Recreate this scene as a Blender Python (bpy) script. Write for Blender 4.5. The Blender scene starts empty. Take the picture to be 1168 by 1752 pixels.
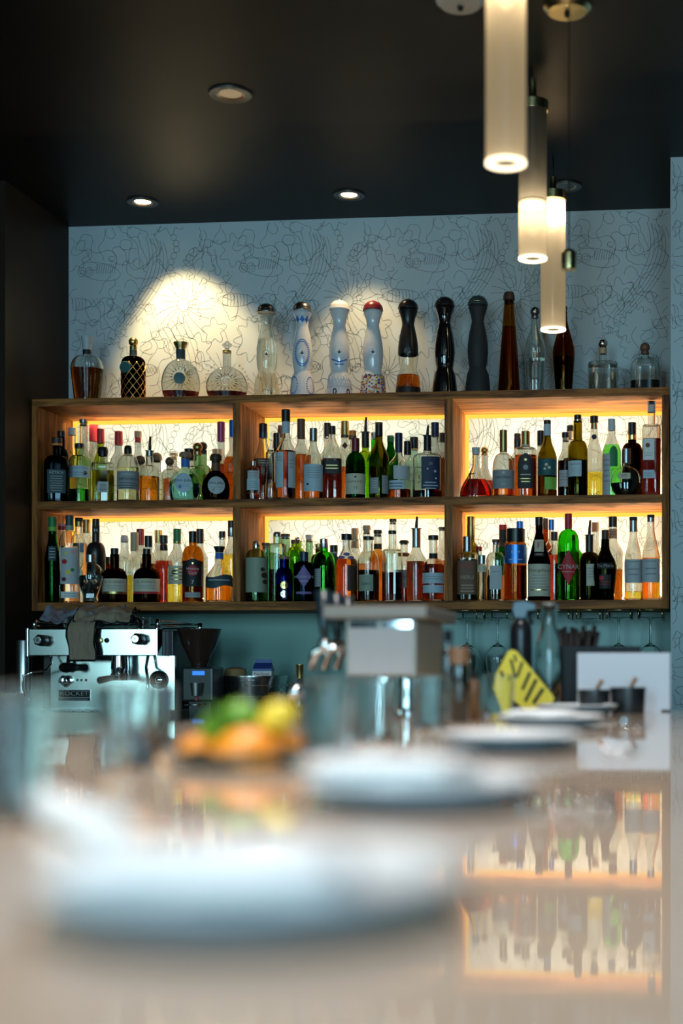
import bpy, bmesh, math, random
from mathutils import Vector, noise
random.seed(7)
S = bpy.context.scene
COL = S.collection
# ------------------------------------------------------------------ camera
F, PX, PY = 2433.0, 903.0, 1140.0          # focal length and principal point in pixels of the 1168x1752 frame
AN = math.atan((1140 - PX) / F)
CA, SA = math.cos(AN), math.sin(AN)
CT = 1.07                                   # height of the bar top
CZ = CT + 0.114                             # lens height
cam = bpy.data.cameras.new('camera')
co = bpy.data.objects.new('camera', cam)
COL.objects.link(co)
co.location = (0, 0, CZ)
co.rotation_euler = (math.pi / 2, 0, AN)
cam.sensor_fit = 'VERTICAL'
cam.sensor_height = 36
cam.sensor_width = 24
cam.lens = F / 1752 * 36
cam.shift_x = (584 - PX) / 1752
cam.shift_y = (PY - 876) / 1752
cam.clip_start = 0.02
cam.dof.use_dof = True
cam.dof.focus_distance = 5.6
cam.dof.aperture_fstop = 1.45
S.camera = co
# ------------------------------------------------------------------ world, exposure, window light
S.view_settings.view_transform = 'Standard'
S.view_settings.look = 'None'
S.view_settings.gamma = 1
S.view_settings.use_curve_mapping = False
S.view_settings.exposure = 0.0
w = bpy.data.worlds.new('world'); S.world = w; w.use_nodes = True
w.node_tree.nodes['Background'].inputs[0].default_value = (0.30, 0.52, 0.62, 1)
w.node_tree.nodes['Background'].inputs[1].default_value = 0.012
S.cycles.max_bounces = 16
S.cycles.transmission_bounces = 16
S.cycles.transparent_max_bounces = 8
S.cycles.diffuse_bounces = 3
S.cycles.glossy_bounces = 4
S.cycles.caustics_reflective = False
S.cycles.caustics_refractive = False
S.cycles.sample_clamp_indirect = 4
S.cycles.use_denoising = True


def area(name, loc, target, sx, sy, power, color):
    l = bpy.data.lights.new(name, 'AREA'); l.shape = 'RECTANGLE'
    l.size, l.size_y, l.energy, l.color = sx, sy, power, color
    o = bpy.data.objects.new(name, l); COL.objects.link(o)
    o.location = loc
    o.rotation_euler = (Vector(target) - Vector(loc)).to_track_quat('-Z', 'Y').to_euler()
    return o


def spot(name, loc, target, power, color, size, blend, r=0.03):
    l = bpy.data.lights.new(name, 'SPOT'); l.energy, l.color = power, color
    l.spot_size, l.spot_blend, l.shadow_soft_size = size, blend, r
    o = bpy.data.objects.new(name, l); COL.objects.link(o)
    o.location = loc
    o.rotation_euler = (Vector(target) - Vector(loc)).to_track_quat('-Z', 'Y').to_euler()
    return o


DAY = (0.44, 0.82, 1.02)
# daylight: two windows behind the camera and one in the left wall; three fill spots without fixtures, added to brighten the near bar
area('window_light', (-1.2, -2.9, 1.9), (-1.2, 5.0, 1.5), 1.0, 1.9, 98, DAY)
area('window_light', (0.9, -2.9, 1.9), (-1.0, 5.0, 1.5), 1.0, 1.9, 98, DAY)
area('window_light', (-4.5, -1.3, 1.7), (-1.0, 2.5, 1.2), 2.6, 1.7, 54, (0.48, 0.90, 0.94))
for x_, y_, e_ in ((-0.85, 0.45, 122), (-0.58, 1.75, 128), (-0.36, 2.75, 105)):
    spot('bar_fill_light', (x_, y_, 3.0), (x_ - .04, y_, 1.07), e_, (1.0, 0.93, 0.89), math.radians(84), 0.5, 0.10)


# ------------------------------------------------------------------ pixel measurements -> places
def DD(X, Y): return Y * CA - X * SA
def XAT(px, Y):
    u = (px - PX) / F
    return Y * (u * CA - SA) / (CA + u * SA)
def ZAT(py, X, Y): return CZ + (PY - py) / F * DD(X, Y)
def SCL(X, Y): return F / DD(X, Y)
def P3(px, py, Y):
    X = XAT(px, Y)
    return Vector((X, Y, ZAT(py, X, Y)))
def onbar(px, D):                           # a point of the bar top seen in column px at depth D
    L = (px - PX) / F * D
    return Vector((L * CA - D * SA, L * SA + D * CA, CT))


YB, YF = 5.80, 5.45                         # back wall, shelf front
ZC = 3.043                                  # ceiling
YP = 5.22                                   # front of the two piers


# ------------------------------------------------------------------ materials
MATS = {}
def nodes(name):
    m = bpy.data.materials.new(name); m.use_nodes = True
    nt = m.node_tree
    return m, nt, nt.nodes, nt.links

def pm(name, col, rough=0.5, metal=0.0, spec=0.5, coat=0.0, var=0.06, scale=30):
    """plain procedural paint / metal / paper with a faint noise in its colour"""
    if name in MATS: return MATS[name]
    m, nt, N, L = nodes(name)
    b = N['Principled BSDF']
    tc = N.new('ShaderNodeTexCoord'); nz = N.new('ShaderNodeTexNoise'); nz.inputs['Scale'].default_value = scale
    L.new(tc.outputs['Object'], nz.inputs['Vector'])
    mx = N.new('ShaderNodeMix'); mx.data_type = 'RGBA'
    mx.inputs[6].default_value = (*[c * (1 - var) for c in col], 1)
    mx.inputs[7].default_value = (*[min(1, c * (1 + var)) for c in col], 1)
    L.new(nz.outputs['Fac'], mx.inputs[0]); L.new(mx.outputs[2], b.inputs['Base Color'])
    b.inputs['Roughness'].default_value = rough
    b.inputs['Metallic'].default_value = metal
    b.inputs['Specular IOR Level'].default_value = spec
    b.inputs['Coat Weight'].default_value = coat
    MATS[name] = m
    return m

def glass(name, col, ior=1.45, rough=0.0):
    if name in MATS: return MATS[name]
    m, nt, N, L = nodes(name)
    N.remove(N['Principled BSDF'])
    g = N.new('ShaderNodeBsdfGlass'); g.inputs['Color'].default_value = (*col, 1)
    g.inputs['IOR'].default_value = ior; g.inputs['Roughness'].default_value = rough
    L.new(g.outputs[0], N['Material Output'].inputs[0])
    MATS[name] = m
    return m

def emit(name, col, st):
    if name in MATS: return MATS[name]
    m, nt, N, L = nodes(name)
    N.remove(N['Principled BSDF'])
    e = N.new('ShaderNodeEmission'); e.inputs[0].default_value = (*col, 1); e.inputs[1].default_value = st
    L.new(e.outputs[0], N['Material Output'].inputs[0])
    MATS[name] = m
    return m

def wood(name, c1, c2, along='X', rough=0.45, scale=6.0):
    m, nt, N, L = nodes(name)
    b = N['Principled BSDF']
    tc = N.new('ShaderNodeTexCoord'); mp = N.new('ShaderNodeMapping')
    st = {'X': (0.12, 1.6, 1.6), 'Z': (1.6, 1.6, 0.12), 'Y': (1.6, 0.12, 1.6)}[along]
    mp.inputs['Scale'].default_value = st
    L.new(tc.outputs['Object'], mp.inputs[0])
    nz = N.new('ShaderNodeTexNoise'); nz.inputs['Scale'].default_value = scale * 4; nz.inputs['Detail'].default_value = 6
    nz.inputs['Distortion'].default_value = 1.2
    n2 = N.new('ShaderNodeTexNoise'); n2.inputs['Scale'].default_value = scale * 22
    L.new(mp.outputs[0], nz.inputs['Vector']); L.new(mp.outputs[0], n2.inputs['Vector'])
    ad = N.new('ShaderNodeMath'); ad.operation = 'MULTIPLY_ADD'; ad.inputs[1].default_value = 0.35
    L.new(n2.outputs['Fac'], ad.inputs[0]); L.new(nz.outputs['Fac'], ad.inputs[2])
    cr = N.new('ShaderNodeValToRGB')
    cr.color_ramp.elements[0].position = 0.48; cr.color_ramp.elements[0].color = (*c1, 1)
    cr.color_ramp.elements[1].position = 0.82; cr.color_ramp.elements[1].color = (*c2, 1)
    L.new(ad.outputs[0], cr.inputs[0]); L.new(cr.outputs[0], b.inputs['Base Color'])
    bp = N.new('ShaderNodeBump'); bp.inputs['Strength'].default_value = 0.12; bp.inputs['Distance'].default_value = 0.002
    L.new(ad.outputs[0], bp.inputs['Height']); L.new(bp.outputs[0], b.inputs['Normal'])
    b.inputs['Roughness'].default_value = rough
    b.inputs['Specular IOR Level'].default_value = 0.25
    MATS[name] = m
    return m

def quartz():
    m, nt, N, L = nodes('quartz')
    b = N['Principled BSDF']
    tc = N.new('ShaderNodeTexCoord')
    n1 = N.new('ShaderNodeTexNoise'); n1.inputs['Scale'].default_value = 3; n1.inputs['Detail'].default_value = 4
    n2 = N.new('ShaderNodeTexNoise'); n2.inputs['Scale'].default_value = 420
    L.new(tc.outputs['Object'], n1.inputs[0]); L.new(tc.outputs['Object'], n2.inputs[0])
    ad = N.new('ShaderNodeMath'); ad.operation = 'MULTIPLY_ADD'; ad.inputs[1].default_value = 0.4
    L.new(n2.outputs['Fac'], ad.inputs[0]); L.new(n1.outputs['Fac'], ad.inputs[2])
    cr = N.new('ShaderNodeValToRGB')
    cr.color_ramp.elements[0].position = 0.4; cr.color_ramp.elements[0].color = (0.50, 0.385, 0.29, 1)
    cr.color_ramp.elements[1].position = 1.0; cr.color_ramp.elements[1].color = (0.60, 0.475, 0.37, 1)
    L.new(ad.outputs[0], cr.inputs[0]); L.new(cr.outputs[0], b.inputs['Base Color'])
    b.inputs['Roughness'].default_value = 0.03
    b.inputs['IOR'].default_value = 1.42
    return m

def brushed(name, col, rough=0.25, along='Z'):
    if name in MATS: return MATS[name]
    m, nt, N, L = nodes(name)
    b = N['Principled BSDF']
    tc = N.new('ShaderNodeTexCoord'); mp = N.new('ShaderNodeMapping')
    mp.inputs['Scale'].default_value = {'Z': (400, 400, 4), 'X': (4, 400, 400)}[along]
    nz = N.new('ShaderNodeTexNoise'); nz.inputs['Scale'].default_value = 1.0
    L.new(tc.outputs['Object'], mp.inputs[0]); L.new(mp.outputs[0], nz.inputs['Vector'])
    mr = N.new('ShaderNodeMapRange'); mr.inputs[3].default_value = rough * 0.7; mr.inputs[4].default_value = rough * 1.3
    L.new(nz.outputs['Fac'], mr.inputs[0]); L.new(mr.outputs[0], b.inputs['Roughness'])
    b.inputs['Base Color'].default_value = (*col, 1); b.inputs['Metallic'].default_value = 1
    MATS[name] = m
    return m

def frit(name, col, tint):
    """lit ribbed diffuser glass of the pendant lamps: partly clear, partly glowing"""
    if name in MATS: return MATS[name]
    m, nt, N, L = nodes(name)
    N.remove(N['Principled BSDF'])
    tr = N.new('ShaderNodeBsdfTransparent'); tr.inputs[0].default_value = (*tint, 1)
    gl = N.new('ShaderNodeBsdfGlossy'); gl.inputs['Roughness'].default_value = 0.15
    tl = N.new('ShaderNodeBsdfTranslucent'); tl.inputs[0].default_value = (0.9, 0.85, 0.75, 1)
    a = N.new('ShaderNodeMixShader'); a.inputs[0].default_value = 0.12
    L.new(tr.outputs[0], a.inputs[1]); L.new(gl.outputs[0], a.inputs[2])
    b = N.new('ShaderNodeMixShader'); b.inputs[0].default_value = 0.42
    L.new(a.outputs[0], b.inputs[1]); L.new(tl.outputs[0], b.inputs[2])
    out = b
    if col:
        e = N.new('ShaderNodeEmission'); e.inputs[0].default_value = (*col[:3], 1)
        e.inputs[1].default_value = col[3]
        d = N.new('ShaderNodeAddShader')
        L.new(b.outputs[0], d.inputs[0]); L.new(e.outputs[0], d.inputs[1])
        out = d
    L.new(out.outputs[0], N['Material Output'].inputs[0])
    MATS[name] = m
    return m


# ------------------------------------------------------------------ mesh builder
class MB:
    def __init__(s): s.v, s.f, s.m, s.s = [], [], [], []
    def add(s, vs, fs, m=0, smooth=True):
        o = len(s.v); s.v += [tuple(v) for v in vs]
        for f in fs:
            s.f.append([i + o for i in f]); s.m.append(m); s.s.append(smooth)
    def lathe(s, prof, seg=28, m=0, c=(0, 0, 0), axis=None, closed=False, rib=None, smooth=True):
        """prof: (r, z[, exponent[, depth ratio]]) from the bottom centre outwards and up"""
        vs, fs, rings = [], [], []
        if smooth and len(prof) > 2:       # hold sharp corners of the outline with close extra rings
            q = []
            for i, p in enumerate(prof):
                def near(a, b, d=.0007):
                    L = math.hypot(b[0] - a[0], b[1] - a[1])
                    if L < 4 * d or (a[0] < 1e-6 and b[0] < 1e-6): return None
                    f = d / L
                    return tuple(u + (v - u) * f for u, v in zip(a, b))
                sharp = False
                if 0 < i < len(prof) - 1:
                    a, b = prof[i - 1], prof[i + 1]
                    v1, v2 = (p[0] - a[0], p[1] - a[1]), (b[0] - p[0], b[1] - p[1])
                    n1, n2 = math.hypot(*v1), math.hypot(*v2)
                    sharp = n1 > 1e-7 and n2 > 1e-7 and (v1[0] * v2[0] + v1[1] * v2[1]) / (n1 * n2) < .80
                if sharp and near(p, prof[i - 1]): q.append(near(p, prof[i - 1]))
                q.append(p)
                if sharp and near(p, prof[i + 1]): q.append(near(p, prof[i + 1]))
            prof = q
        R = None
        if axis is not None:
            R = Vector((0, 0, 1)).rotation_difference(Vector(axis).normalized())
        for p in prof:
            r, z = p[0], p[1]; n = p[2] if len(p) > 2 else 2; sy = p[3] if len(p) > 3 else 1
            if r < 1e-6:
                rings.append([len(vs)]); vs.append(Vector((0, 0, z))); continue
            ring = []
            for j in range(seg):
                t = 2 * math.pi * (j + 0.5) / seg
                k = r * sq(t, n)
                if rib: k *= 1 + rib * (1 if j % 2 else -1)
                ring.append(len(vs)); vs.append(Vector((k * math.cos(t), sy * k * math.sin(t), z)))
            rings.append(ring)
        for a, b in zip(rings, rings[1:]):
            for j in range(seg):
                k = (j + 1) % seg
                if len(a) == 1 and len(b) == 1: continue
                if len(a) == 1: fs.append((a[0], b[k], b[j]))
                elif len(b) == 1: fs.append((a[j], a[k], b[0]))
                else: fs.append((a[j], a[k], b[k], b[j]))
        if R: vs = [R @ v for v in vs]
        cc = Vector(c)
        s.add([v + cc for v in vs], fs, m, smooth)
        return s
    def box(s, x0, x1, y0, y1, z0, z1, m=0):
        x0, x1 = min(x0, x1), max(x0, x1); y0, y1 = min(y0, y1), max(y0, y1); z0, z1 = min(z0, z1), max(z0, z1)
        vs = [(x, y, z) for z in (z0, z1) for y in (y0, y1) for x in (x0, x1)]
        s.add(vs, [(0, 2, 3, 1), (4, 5, 7, 6), (0, 1, 5, 4), (2, 6, 7, 3), (0, 4, 6, 2), (1, 3, 7, 5)], m, False)
        return s
    def tube(s, pts, r, seg=8, m=0):
        pts = [Vector(p) for p in pts]; vs, fs = [], []
        rr = r if isinstance(r, (list, tuple)) else [r] * len(pts)
        up = None
        for i, p in enumerate(pts):
            t = (pts[min(i + 1, len(pts) - 1)] - pts[max(i - 1, 0)]).normalized()
            if up is None: up = t.orthogonal().normalized()
            else: up = (up - t * up.dot(t)).normalized()
            sd = t.cross(up)
            for j in range(seg):
                a = 2 * math.pi * j / seg
                vs.append(p + (up * math.cos(a) + sd * math.sin(a)) * rr[i])
        n = len(pts)
        for i in range(n - 1):
            for j in range(seg):
                k = (j + 1) % seg
                fs.append((i * seg + j, i * seg + k, (i + 1) * seg + k, (i + 1) * seg + j))
        fs.append(tuple(range(seg - 1, -1, -1))); fs.append(tuple((n - 1) * seg + j for j in range(seg)))
        s.add(vs, fs, m)
        return s
    def ball(s, c, r, m=0, seg=20, rings=10, sz=1.0):
        pr = [(0, -r * sz)] + [(r * math.sin(math.pi * i / rings), -r * sz * math.cos(math.pi * i / rings)) for i in range(1, rings)] + [(0, r * sz)]
        return s.lathe(pr, seg, m, c)
    def prism(s, pts, y0, y1, m=0):
        """outline (x, z) counter-clockwise seen from -Y, thickness y0..y1"""
        n = len(pts)
        vs = [(x, y0, z) for x, z in pts] + [(x, y1, z) for x, z in pts]
        fs = [tuple(range(n)), tuple(range(2 * n - 1, n - 1, -1))] + [(i, i + n, (i + 1) % n + n, (i + 1) % n) for i in range(n)]
        s.add(vs, fs, m, False)
        return s
    def obj(s, name, mats, parent=None, loc=(0, 0, 0), rot=(0, 0, 0), bevel=0, sub=0, solid=0):
        me = bpy.data.meshes.new(name); me.from_pydata(s.v, [], s.f)
        for mm in (mats if isinstance(mats, (list, tuple)) else [mats]): me.materials.append(mm)
        me.polygons.foreach_set('material_index', s.m); me.polygons.foreach_set('use_smooth', s.s)
        me.update()
        if bevel:
            bm = bmesh.new(); bm.from_mesh(me)
            bmesh.ops.bevel(bm, geom=bm.edges[:], offset=bevel, segments=2, profile=0.6, affect='EDGES')
            bm.to_mesh(me); bm.free()
        o = bpy.data.objects.new(name, me); COL.objects.link(o)
        o.location = loc; o.rotation_euler = rot
        if parent: o.parent = parent
        if solid:
            md = o.modifiers.new('solid', 'SOLIDIFY'); md.thickness = solid; md.offset = 0
        if sub:
            md = o.modifiers.new('sub', 'SUBSURF'); md.levels = sub; md.render_levels = sub
        return o

def sq(t, n):
    if n == 2: return 1.0
    c, s_ = abs(math.cos(t)), abs(math.sin(t))
    return 1.0 / (c ** n + s_ ** n) ** (1.0 / n)

def tag(o, label, cat, group=None):
    o['label'] = label; o['category'] = cat
    if group: o['group'] = group
    return o
def thing(name, loc, label, cat, group=None, rz=0):
    o = bpy.data.objects.new(name, None); COL.objects.link(o); o.empty_display_size = 0.02
    o.location = loc; o.rotation_euler = (0, 0, rz)
    return tag(o, label, cat, group)
def copy_tree(o, parent=None):
    c = o.copy(); COL.objects.link(c)
    if parent: c.parent = parent
    for ch in [x for x in bpy.data.objects if x.parent == o]: copy_tree(ch, c)
    return c
def struct(o):
    o['kind'] = 'structure'
    return o

TXT = {}
def text_mesh(t):
    """flat letter outlines of height about one, centred on the origin"""
    if t in TXT: return TXT[t]
    cu = bpy.data.curves.new('lettering', 'FONT'); cu.body = t; cu.size = 1.0; cu.resolution_u = 3
    cu.align_x = 'CENTER'; cu.align_y = 'CENTER'
    ob = bpy.data.objects.new('lettering', cu); COL.objects.link(ob)
    dg = bpy.context.evaluated_depsgraph_get()
    me = bpy.data.meshes.new_from_object(ob.evaluated_get(dg))
    vs = [v.co.copy() for v in me.vertices]; fs = [tuple(p.vertices) for p in me.polygons]
    bpy.data.objects.remove(ob); bpy.data.curves.remove(cu); bpy.data.meshes.remove(me)
    TXT[t] = (vs, fs)
    return TXT[t]
def flat_text(mb, t, c, size, m, sx=1.0, y=0):
    """letters standing in the XZ plane, facing -Y"""
    vs, fs = text_mesh(t)
    mb.add([(c[0] + v.x * size * sx, c[1] + y, c[2] + v.y * size) for v in vs], fs, m, False)
# ------------------------------------------------------------------ the setting
WALLC = (0.53, 0.62, 0.65)
M_PAPER = pm('wallpaper', WALLC, 0.6, spec=0.3, var=0.03, scale=8)
M_INK = pm('wallpaper_ink', (0.06, 0.075, 0.08), 0.7)
M_DARK = pm('black_paint', (0.022, 0.014, 0.008), 0.5, spec=0.12)
M_CEIL = pm('ceiling_paint', (0.008, 0.006, 0.0045), 0.42, spec=0.11, var=0.1, scale=3)
M_TEAL = pm('dark_teal_paint', (0.012, 0.020, 0.026), 0.6)
M_SPLASH = brushed('splash_steel', (0.50, 0.68, 0.64), 0.5)
M_SPLASH = pm('splash_paint', (0.25, 0.46, 0.40), 0.35, var=0.10, scale=5)
M_FLOOR = wood('floor_wood', (0.05, 0.035, 0.025), (0.12, 0.08, 0.05), 'Y', 0.5)
XL, XR = XAT(117.5, YB), XAT(1146, YB)     # alcove sides on the back wall

def tile_lines():
    """one repeat of the line drawing: coral, sea creatures, amoebas, sunbursts, streaming hair (unit square)"""
    R = random.Random(21); L = []
    T = 2 * math.pi
    # streaming hair
    for i in range(6):
        o = i * 0.022
        L.append([(0.60 + o + 0.07 * math.sin(3.2 * t + 0.4) * (1 - 0.3 * t) - 0.16 * t * t, 0.99 - 0.50 * t - 0.3 * o * (1 - t)) for t in [k / 30 for k in range(31)]])
    L.append([(0.47 + 0.035 * math.cos(a), 0.46 + 0.03 * math.sin(a)) for a in [T * k / 20 for k in range(21)]])
    # creature with a hatched back and round eyes
    ex, ey = 0.34, 0.80
    L.append([(ex + 0.13 * math.cos(a), ey + 0.05 * math.sin(a) - 0.02 * math.cos(a)) for a in [T * k / 30 for k in range(31)]])
    for i in range(9):
        x = ex - 0.02 + i * 0.014
        L.append([(x, ey - 0.012), (x + 0.012, ey + 0.044)])
    for dx in (-0.11, -0.065):
        L.append([(ex + dx + 0.026 * math.cos(a), ey + 0.0 + 0.026 * math.sin(a)) for a in [T * k / 16 for k in range(17)]])
        L.append([(ex + dx + 0.012 * math.cos(a), ey + 0.0 + 0.012 * math.sin(a)) for a in [T * k / 12 for k in range(13)]])
    # fish, striped
    fx, fy = 0.18, 0.62
    L.append([(fx + 0.11 * math.cos(a), fy + 0.035 * math.sin(a)) for a in [T * k / 24 for k in range(25)]])
    L.append([(fx + 0.105, fy), (fx + 0.15, fy + 0.03), (fx + 0.15, fy - 0.03), (fx + 0.105, fy)])
    for i in range(7):
        x = fx - 0.05 + i * 0.02
        L.append([(x, fy + 0.03), (x + 0.004, fy), (x, fy - 0.03)])
    # sunburst
    for (sx, sy, r, n, l) in ((0.86, 0.60, 0.035, 18, 0.15), (0.10, 0.20, 0.012, 16, 0.12)):
        L.append([(sx + r * math.cos(a), sy + r * math.sin(a)) for a in [T * k / 18 for k in range(19)]])
        for k in range(n):
            a = T * k / n + R.uniform(-.08, .08); ll = l * R.uniform(.7, 1.15)
            L.append([(sx + (r + ll * t) * math.cos(a + 0.25 * t), sy + (r + ll * t) * math.sin(a + 0.25 * t)) for t in [q / 6 for q in range(7)]])
    # string of bubbles
    for k in range(7):
        x, y, r = 0.80 + 0.02 * math.sin(k), 0.98 - k * 0.034, 0.018
        L.append([(x + r * math.cos(a), y + r * math.sin(a)) for a in [T * q / 12 for q in range(13)]])
    # woven nest
    L.append([(0.62 + 0.08 * math.cos(a), 0.24 + 0.035 * math.sin(a)) for a in [T * k / 20 for k in range(21)]])
    for k in range(8):
        x = 0.55 + k * 0.019
        L.append([(x, 0.222), (x + 0.02, 0.258)])
        L.append([(x + 0.02, 0.222), (x, 0.258)])
    # torso-like vessel and strands
    for sgn in (-1, 1):
        L.append([(0.62 + sgn * (0.05 + 0.03 * math.sin(5 * t)), 0.42 - 0.16 * t) for t in [q / 12 for q in range(13)]])
    for i in range(5):
        L.append([(0.70 + 0.03 * i + 0.12 * math.sin(1.6 * t), 0.46 - 0.30 * t + 0.02 * i) for t in [q / 14 for q in range(15)]])
    # fan of grass
    for k in range(8):
        a = 0.5 + k * 0.28
        L.append([(0.33 + 0.17 * t * math.cos(a + 0.5 * t), 0.05 + 0.17 * t * math.sin(a + 0.5 * t)) for t in [q / 8 for q in range(9)]])
    # amoebas
    for (cx, cy, r, k, am) in ((0.18, 0.90, .08, 7, .22), (0.47, 0.60, .075, 6, .25), (0.96, 0.82, .09, 9, .18), (0.92, 0.33, .10, 8, .2),
                               (0.30, 0.40, .11, 10, .2), (0.78, 0.10, .09, 8, .22), (0.50, 0.12, .07, 6, .25), (0.05, 0.45, .06, 5, .3)):
        ph = R.uniform(0, T)
        L.append([(cx + r * (1 + am * math.sin(k * a + ph) + .1 * math.sin(2 * a)) * math.cos(a), cy + r * (1 + am * math.sin(k * a + ph)) * math.sin(a)) for a in [T * q / 72 for q in range(73)]])
    # wandering coral lines
    for i in range(46):
        x, y, a, wv = R.random(), R.random(), R.uniform(0, T), 0.0
        pts = []
        for q in range(R.randint(24, 60)):
            wv = 0.7 * wv + R.uniform(-.42, .42); a += wv * 0.8
            x += 0.009 * math.cos(a); y += 0.009 * math.sin(a); pts.append((x, y))
        L.append(pts)
    for i in range(10):
        x, y, a = R.random(), R.random(), R.uniform(0, T); k = R.uniform(20, 34); n = R.randint(26, 44); am = R.uniform(.010, .018)
        L.append([(x + q * .007 * math.cos(a) - am * math.sin(q * k / 30) * math.sin(a), y + q * .007 * math.sin(a) + am * math.sin(q * k / 30) * math.cos(a)) for q in range(n)])
    return L
TILE = tile_lines()
TW, TH = 0.70, 0.75

def paper(mb, to3, u0, u1, v0, v1, ou=0.0, wd=0.0014):
    """ink ribbons over the rectangle u0..u1 x v0..v1; to3(u, v) gives the place on the wall"""
    for i in range(math.floor((u0 - ou) / TW) - 1, math.ceil((u1 - ou) / TW) + 1):
        for j in range(math.floor(v0 / TH) - 1, math.ceil(v1 / TH) + 1):
            for ln in TILE:
                p = [(ou + (i + a) * TW, (j + b) * TH) for a, b in ln]
                ok = [u0 < a < u1 and v0 < b < v1 for a, b in p]
                if not any(ok): continue
                vs, fs, prev = [], [], None
                for k, (a, b) in enumerate(p):
                    q, r = p[max(k - 1, 0)], p[min(k + 1, len(p) - 1)]
                    dx, dy = r[0] - q[0], r[1] - q[1]; d = math.hypot(dx, dy) or 1
                    nx, ny = -dy / d * wd / 2, dx / d * wd / 2
                    if ok[k]:
                        vs += [to3(a + nx, b + ny), to3(a - nx, b - ny)]
                        if prev: fs.append((len(vs) - 4, len(vs) - 2, len(vs) - 1, len(vs) - 3))
                        prev = True
                    else: prev = None
                mb.add(vs, fs, 1, False)

SB0, SB1 = 1.404, 1.438                    # bottom board
SM0, SM1 = 1.809, 1.841                    # middle board
ST0, ST1 = 2.219, 2.249                    # top board
mb = MB()
mb.box(XL - .2, XR + .2, YB, YB + .1, SB0 - .0, ZC + .05, 0)
paper(mb, lambda u, v: (u, YB - 0.0006, v), XL + .004, XR - .004, SB1, ZC - .004, ou=-2.62)
struct(mb.obj('wall_back', [M_PAPER, M_INK]))
mb = MB(); mb.box(XL - .2, XR + .2, YB, YB + .1, 0, SB0, 0)
struct(mb.obj('wall_backsplash', M_SPLASH))
mb = MB(); mb.box(XL - 1.4, XL, YP, YB + .1, 0, ZC, 0)
struct(mb.obj('wall_left', M_DARK))
mb = MB(); mb.box(XR, XR + 1.6, YP, YB + .1, 0, ZC, 0)
paper(mb, lambda u, v: (XR - .0006, u, v), YP + .003, YB - .003, 0.9, ZC - .004)
paper(mb, lambda u, v: (u, YP - .0006, v), XR + .003, XR + 1.5, 0.9, ZC - .004, ou=.05)
struct(mb.obj('wall_right', [M_PAPER, M_INK]))
mb = MB(); mb.box(-4.6, 3.2, -3.2, YB + .1, ZC, ZC + .1, 0)
struct(mb.obj('ceiling', M_CEIL))
mb = MB(); mb.box(-4.6, 3.2, -3.2, YB + .1, -.06, 0, 0)
struct(mb.obj('floor', M_FLOOR))
mb = MB(); mb.box(-4.7, -4.6, -3.2, YB + .1, 0, ZC, 0)
struct(mb.obj('wall_side', M_TEAL))

# bar counter with a rounded far corner, and the back counter
XB0, XB1, YB1 = -0.98, 0.040, 3.78
def slab(z0, z1, ins=0.0):
    r = 0.09
    pts = [(XB0 + ins, -0.7), (XB1 - ins, -0.7)]
    pts += [(XB1 - ins - r + r * math.cos(a), YB1 - ins - r + r * math.sin(a)) for a in [math.pi / 2 * k / 8 for k in range(9)]]
    pts += [(XB0 + ins, YB1 - ins)]
    m_ = MB(); n = len(pts)
    m_.add([(x, y, z0) for x, y in pts] + [(x, y, z1) for x, y in pts],
           [tuple(range(n - 1, -1, -1)), tuple(range(n, 2 * n))] + [(i, (i + 1) % n, (i + 1) % n + n, i + n) for i in range(n)], 0, False)
    return m_
bar = thing('bar_counter', (0, 0, 0), 'long bar counter with a glossy beige stone top running towards the shelves', 'bar counter')
slab(CT - .04, CT).obj('countertop', quartz(), bar)
slab(0.0, CT - .04, 0.05).obj('base', pm('bar_front', (0.05, 0.04, 0.035), 0.5), bar)
bc = thing('back_counter', ((XL + XR) / 2, 5.45, 0), 'back counter under the wall shelf carrying the coffee machine', 'counter')
mb = MB(); mb.box(-1.25, 1.25, -.33, .345, .90, .93); mb.obj('countertop', brushed('steel_top', (.55, .55, .54), .3, 'X'), bc)
mb = MB(); mb.box(-1.25, 1.25, -.30, .345, 0, .90); mb.obj('cabinet', pm('cabinet_tan', (.36, .30, .23), .4), bc)

# ------------------------------------------------------------------ the wall shelf
W_BOARD = wood('walnut', (0.080, 0.023, 0.005), (0.46, 0.165, 0.036), 'X', 0.6)
W_POST = wood('walnut_upright', (0.080, 0.023, 0.005), (0.46, 0.165, 0.036), 'Z', 0.6)
M_LED = emit('led_amber', (1.0, 0.50, 0.06), 1.5)
SXL, SXR = XAT(48.5, YF), XAT(1148, YF)
SXR = min(SXR, XR - .004)
XI = [(XAT(64, YF), XAT(398, YF)), (XAT(411, YF), XAT(760, YF)), (XAT(774, YF), XAT(1132, YF))]
shelf = thing('wall_shelf', ((SXL + SXR) / 2, YF, SB0), 'long dark walnut shelf unit of six lit compartments mounted on the wallpapered wall', 'shelf')
sx0 = (SXL + SXR) / 2
def shelf_part(name, x0, x1, z0, z1, mt, y0=YF, y1=YB - .002):
    m_ = MB(); m_.box(x0 - sx0, x1 - sx0, y0 - YF, y1 - YF, z0 - SB0, z1 - SB0)
    return m_.obj(name, mt, shelf, bevel=0.0015)
shelf_part('board', SXL, SXR, ST0, ST1, W_BOARD)
shelf_part('side_panel', SXL, XI[0][0], SB0, ST0, W_POST)
shelf_part('side_panel', XI[2][1], SXR, SB0, ST0, W_POST)
shelf_part('board', XI[0][0], XI[2][1], SB0, SB1, W_BOARD)
shelf_part('board', XI[0][0], XI[2][1], SM0, SM1, W_BOARD)
for i in (0, 1):
    shelf_part('divider', XI[i][1], XI[i + 1][0], SB1, SM0, W_POST)
    shelf_part('divider', XI[i][1], XI[i + 1][0], SM1, ST0, W_POST)
LEDC = (1.0, 0.84, 0.54)
LEDT, LEDB = 0.65, 12.0
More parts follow.
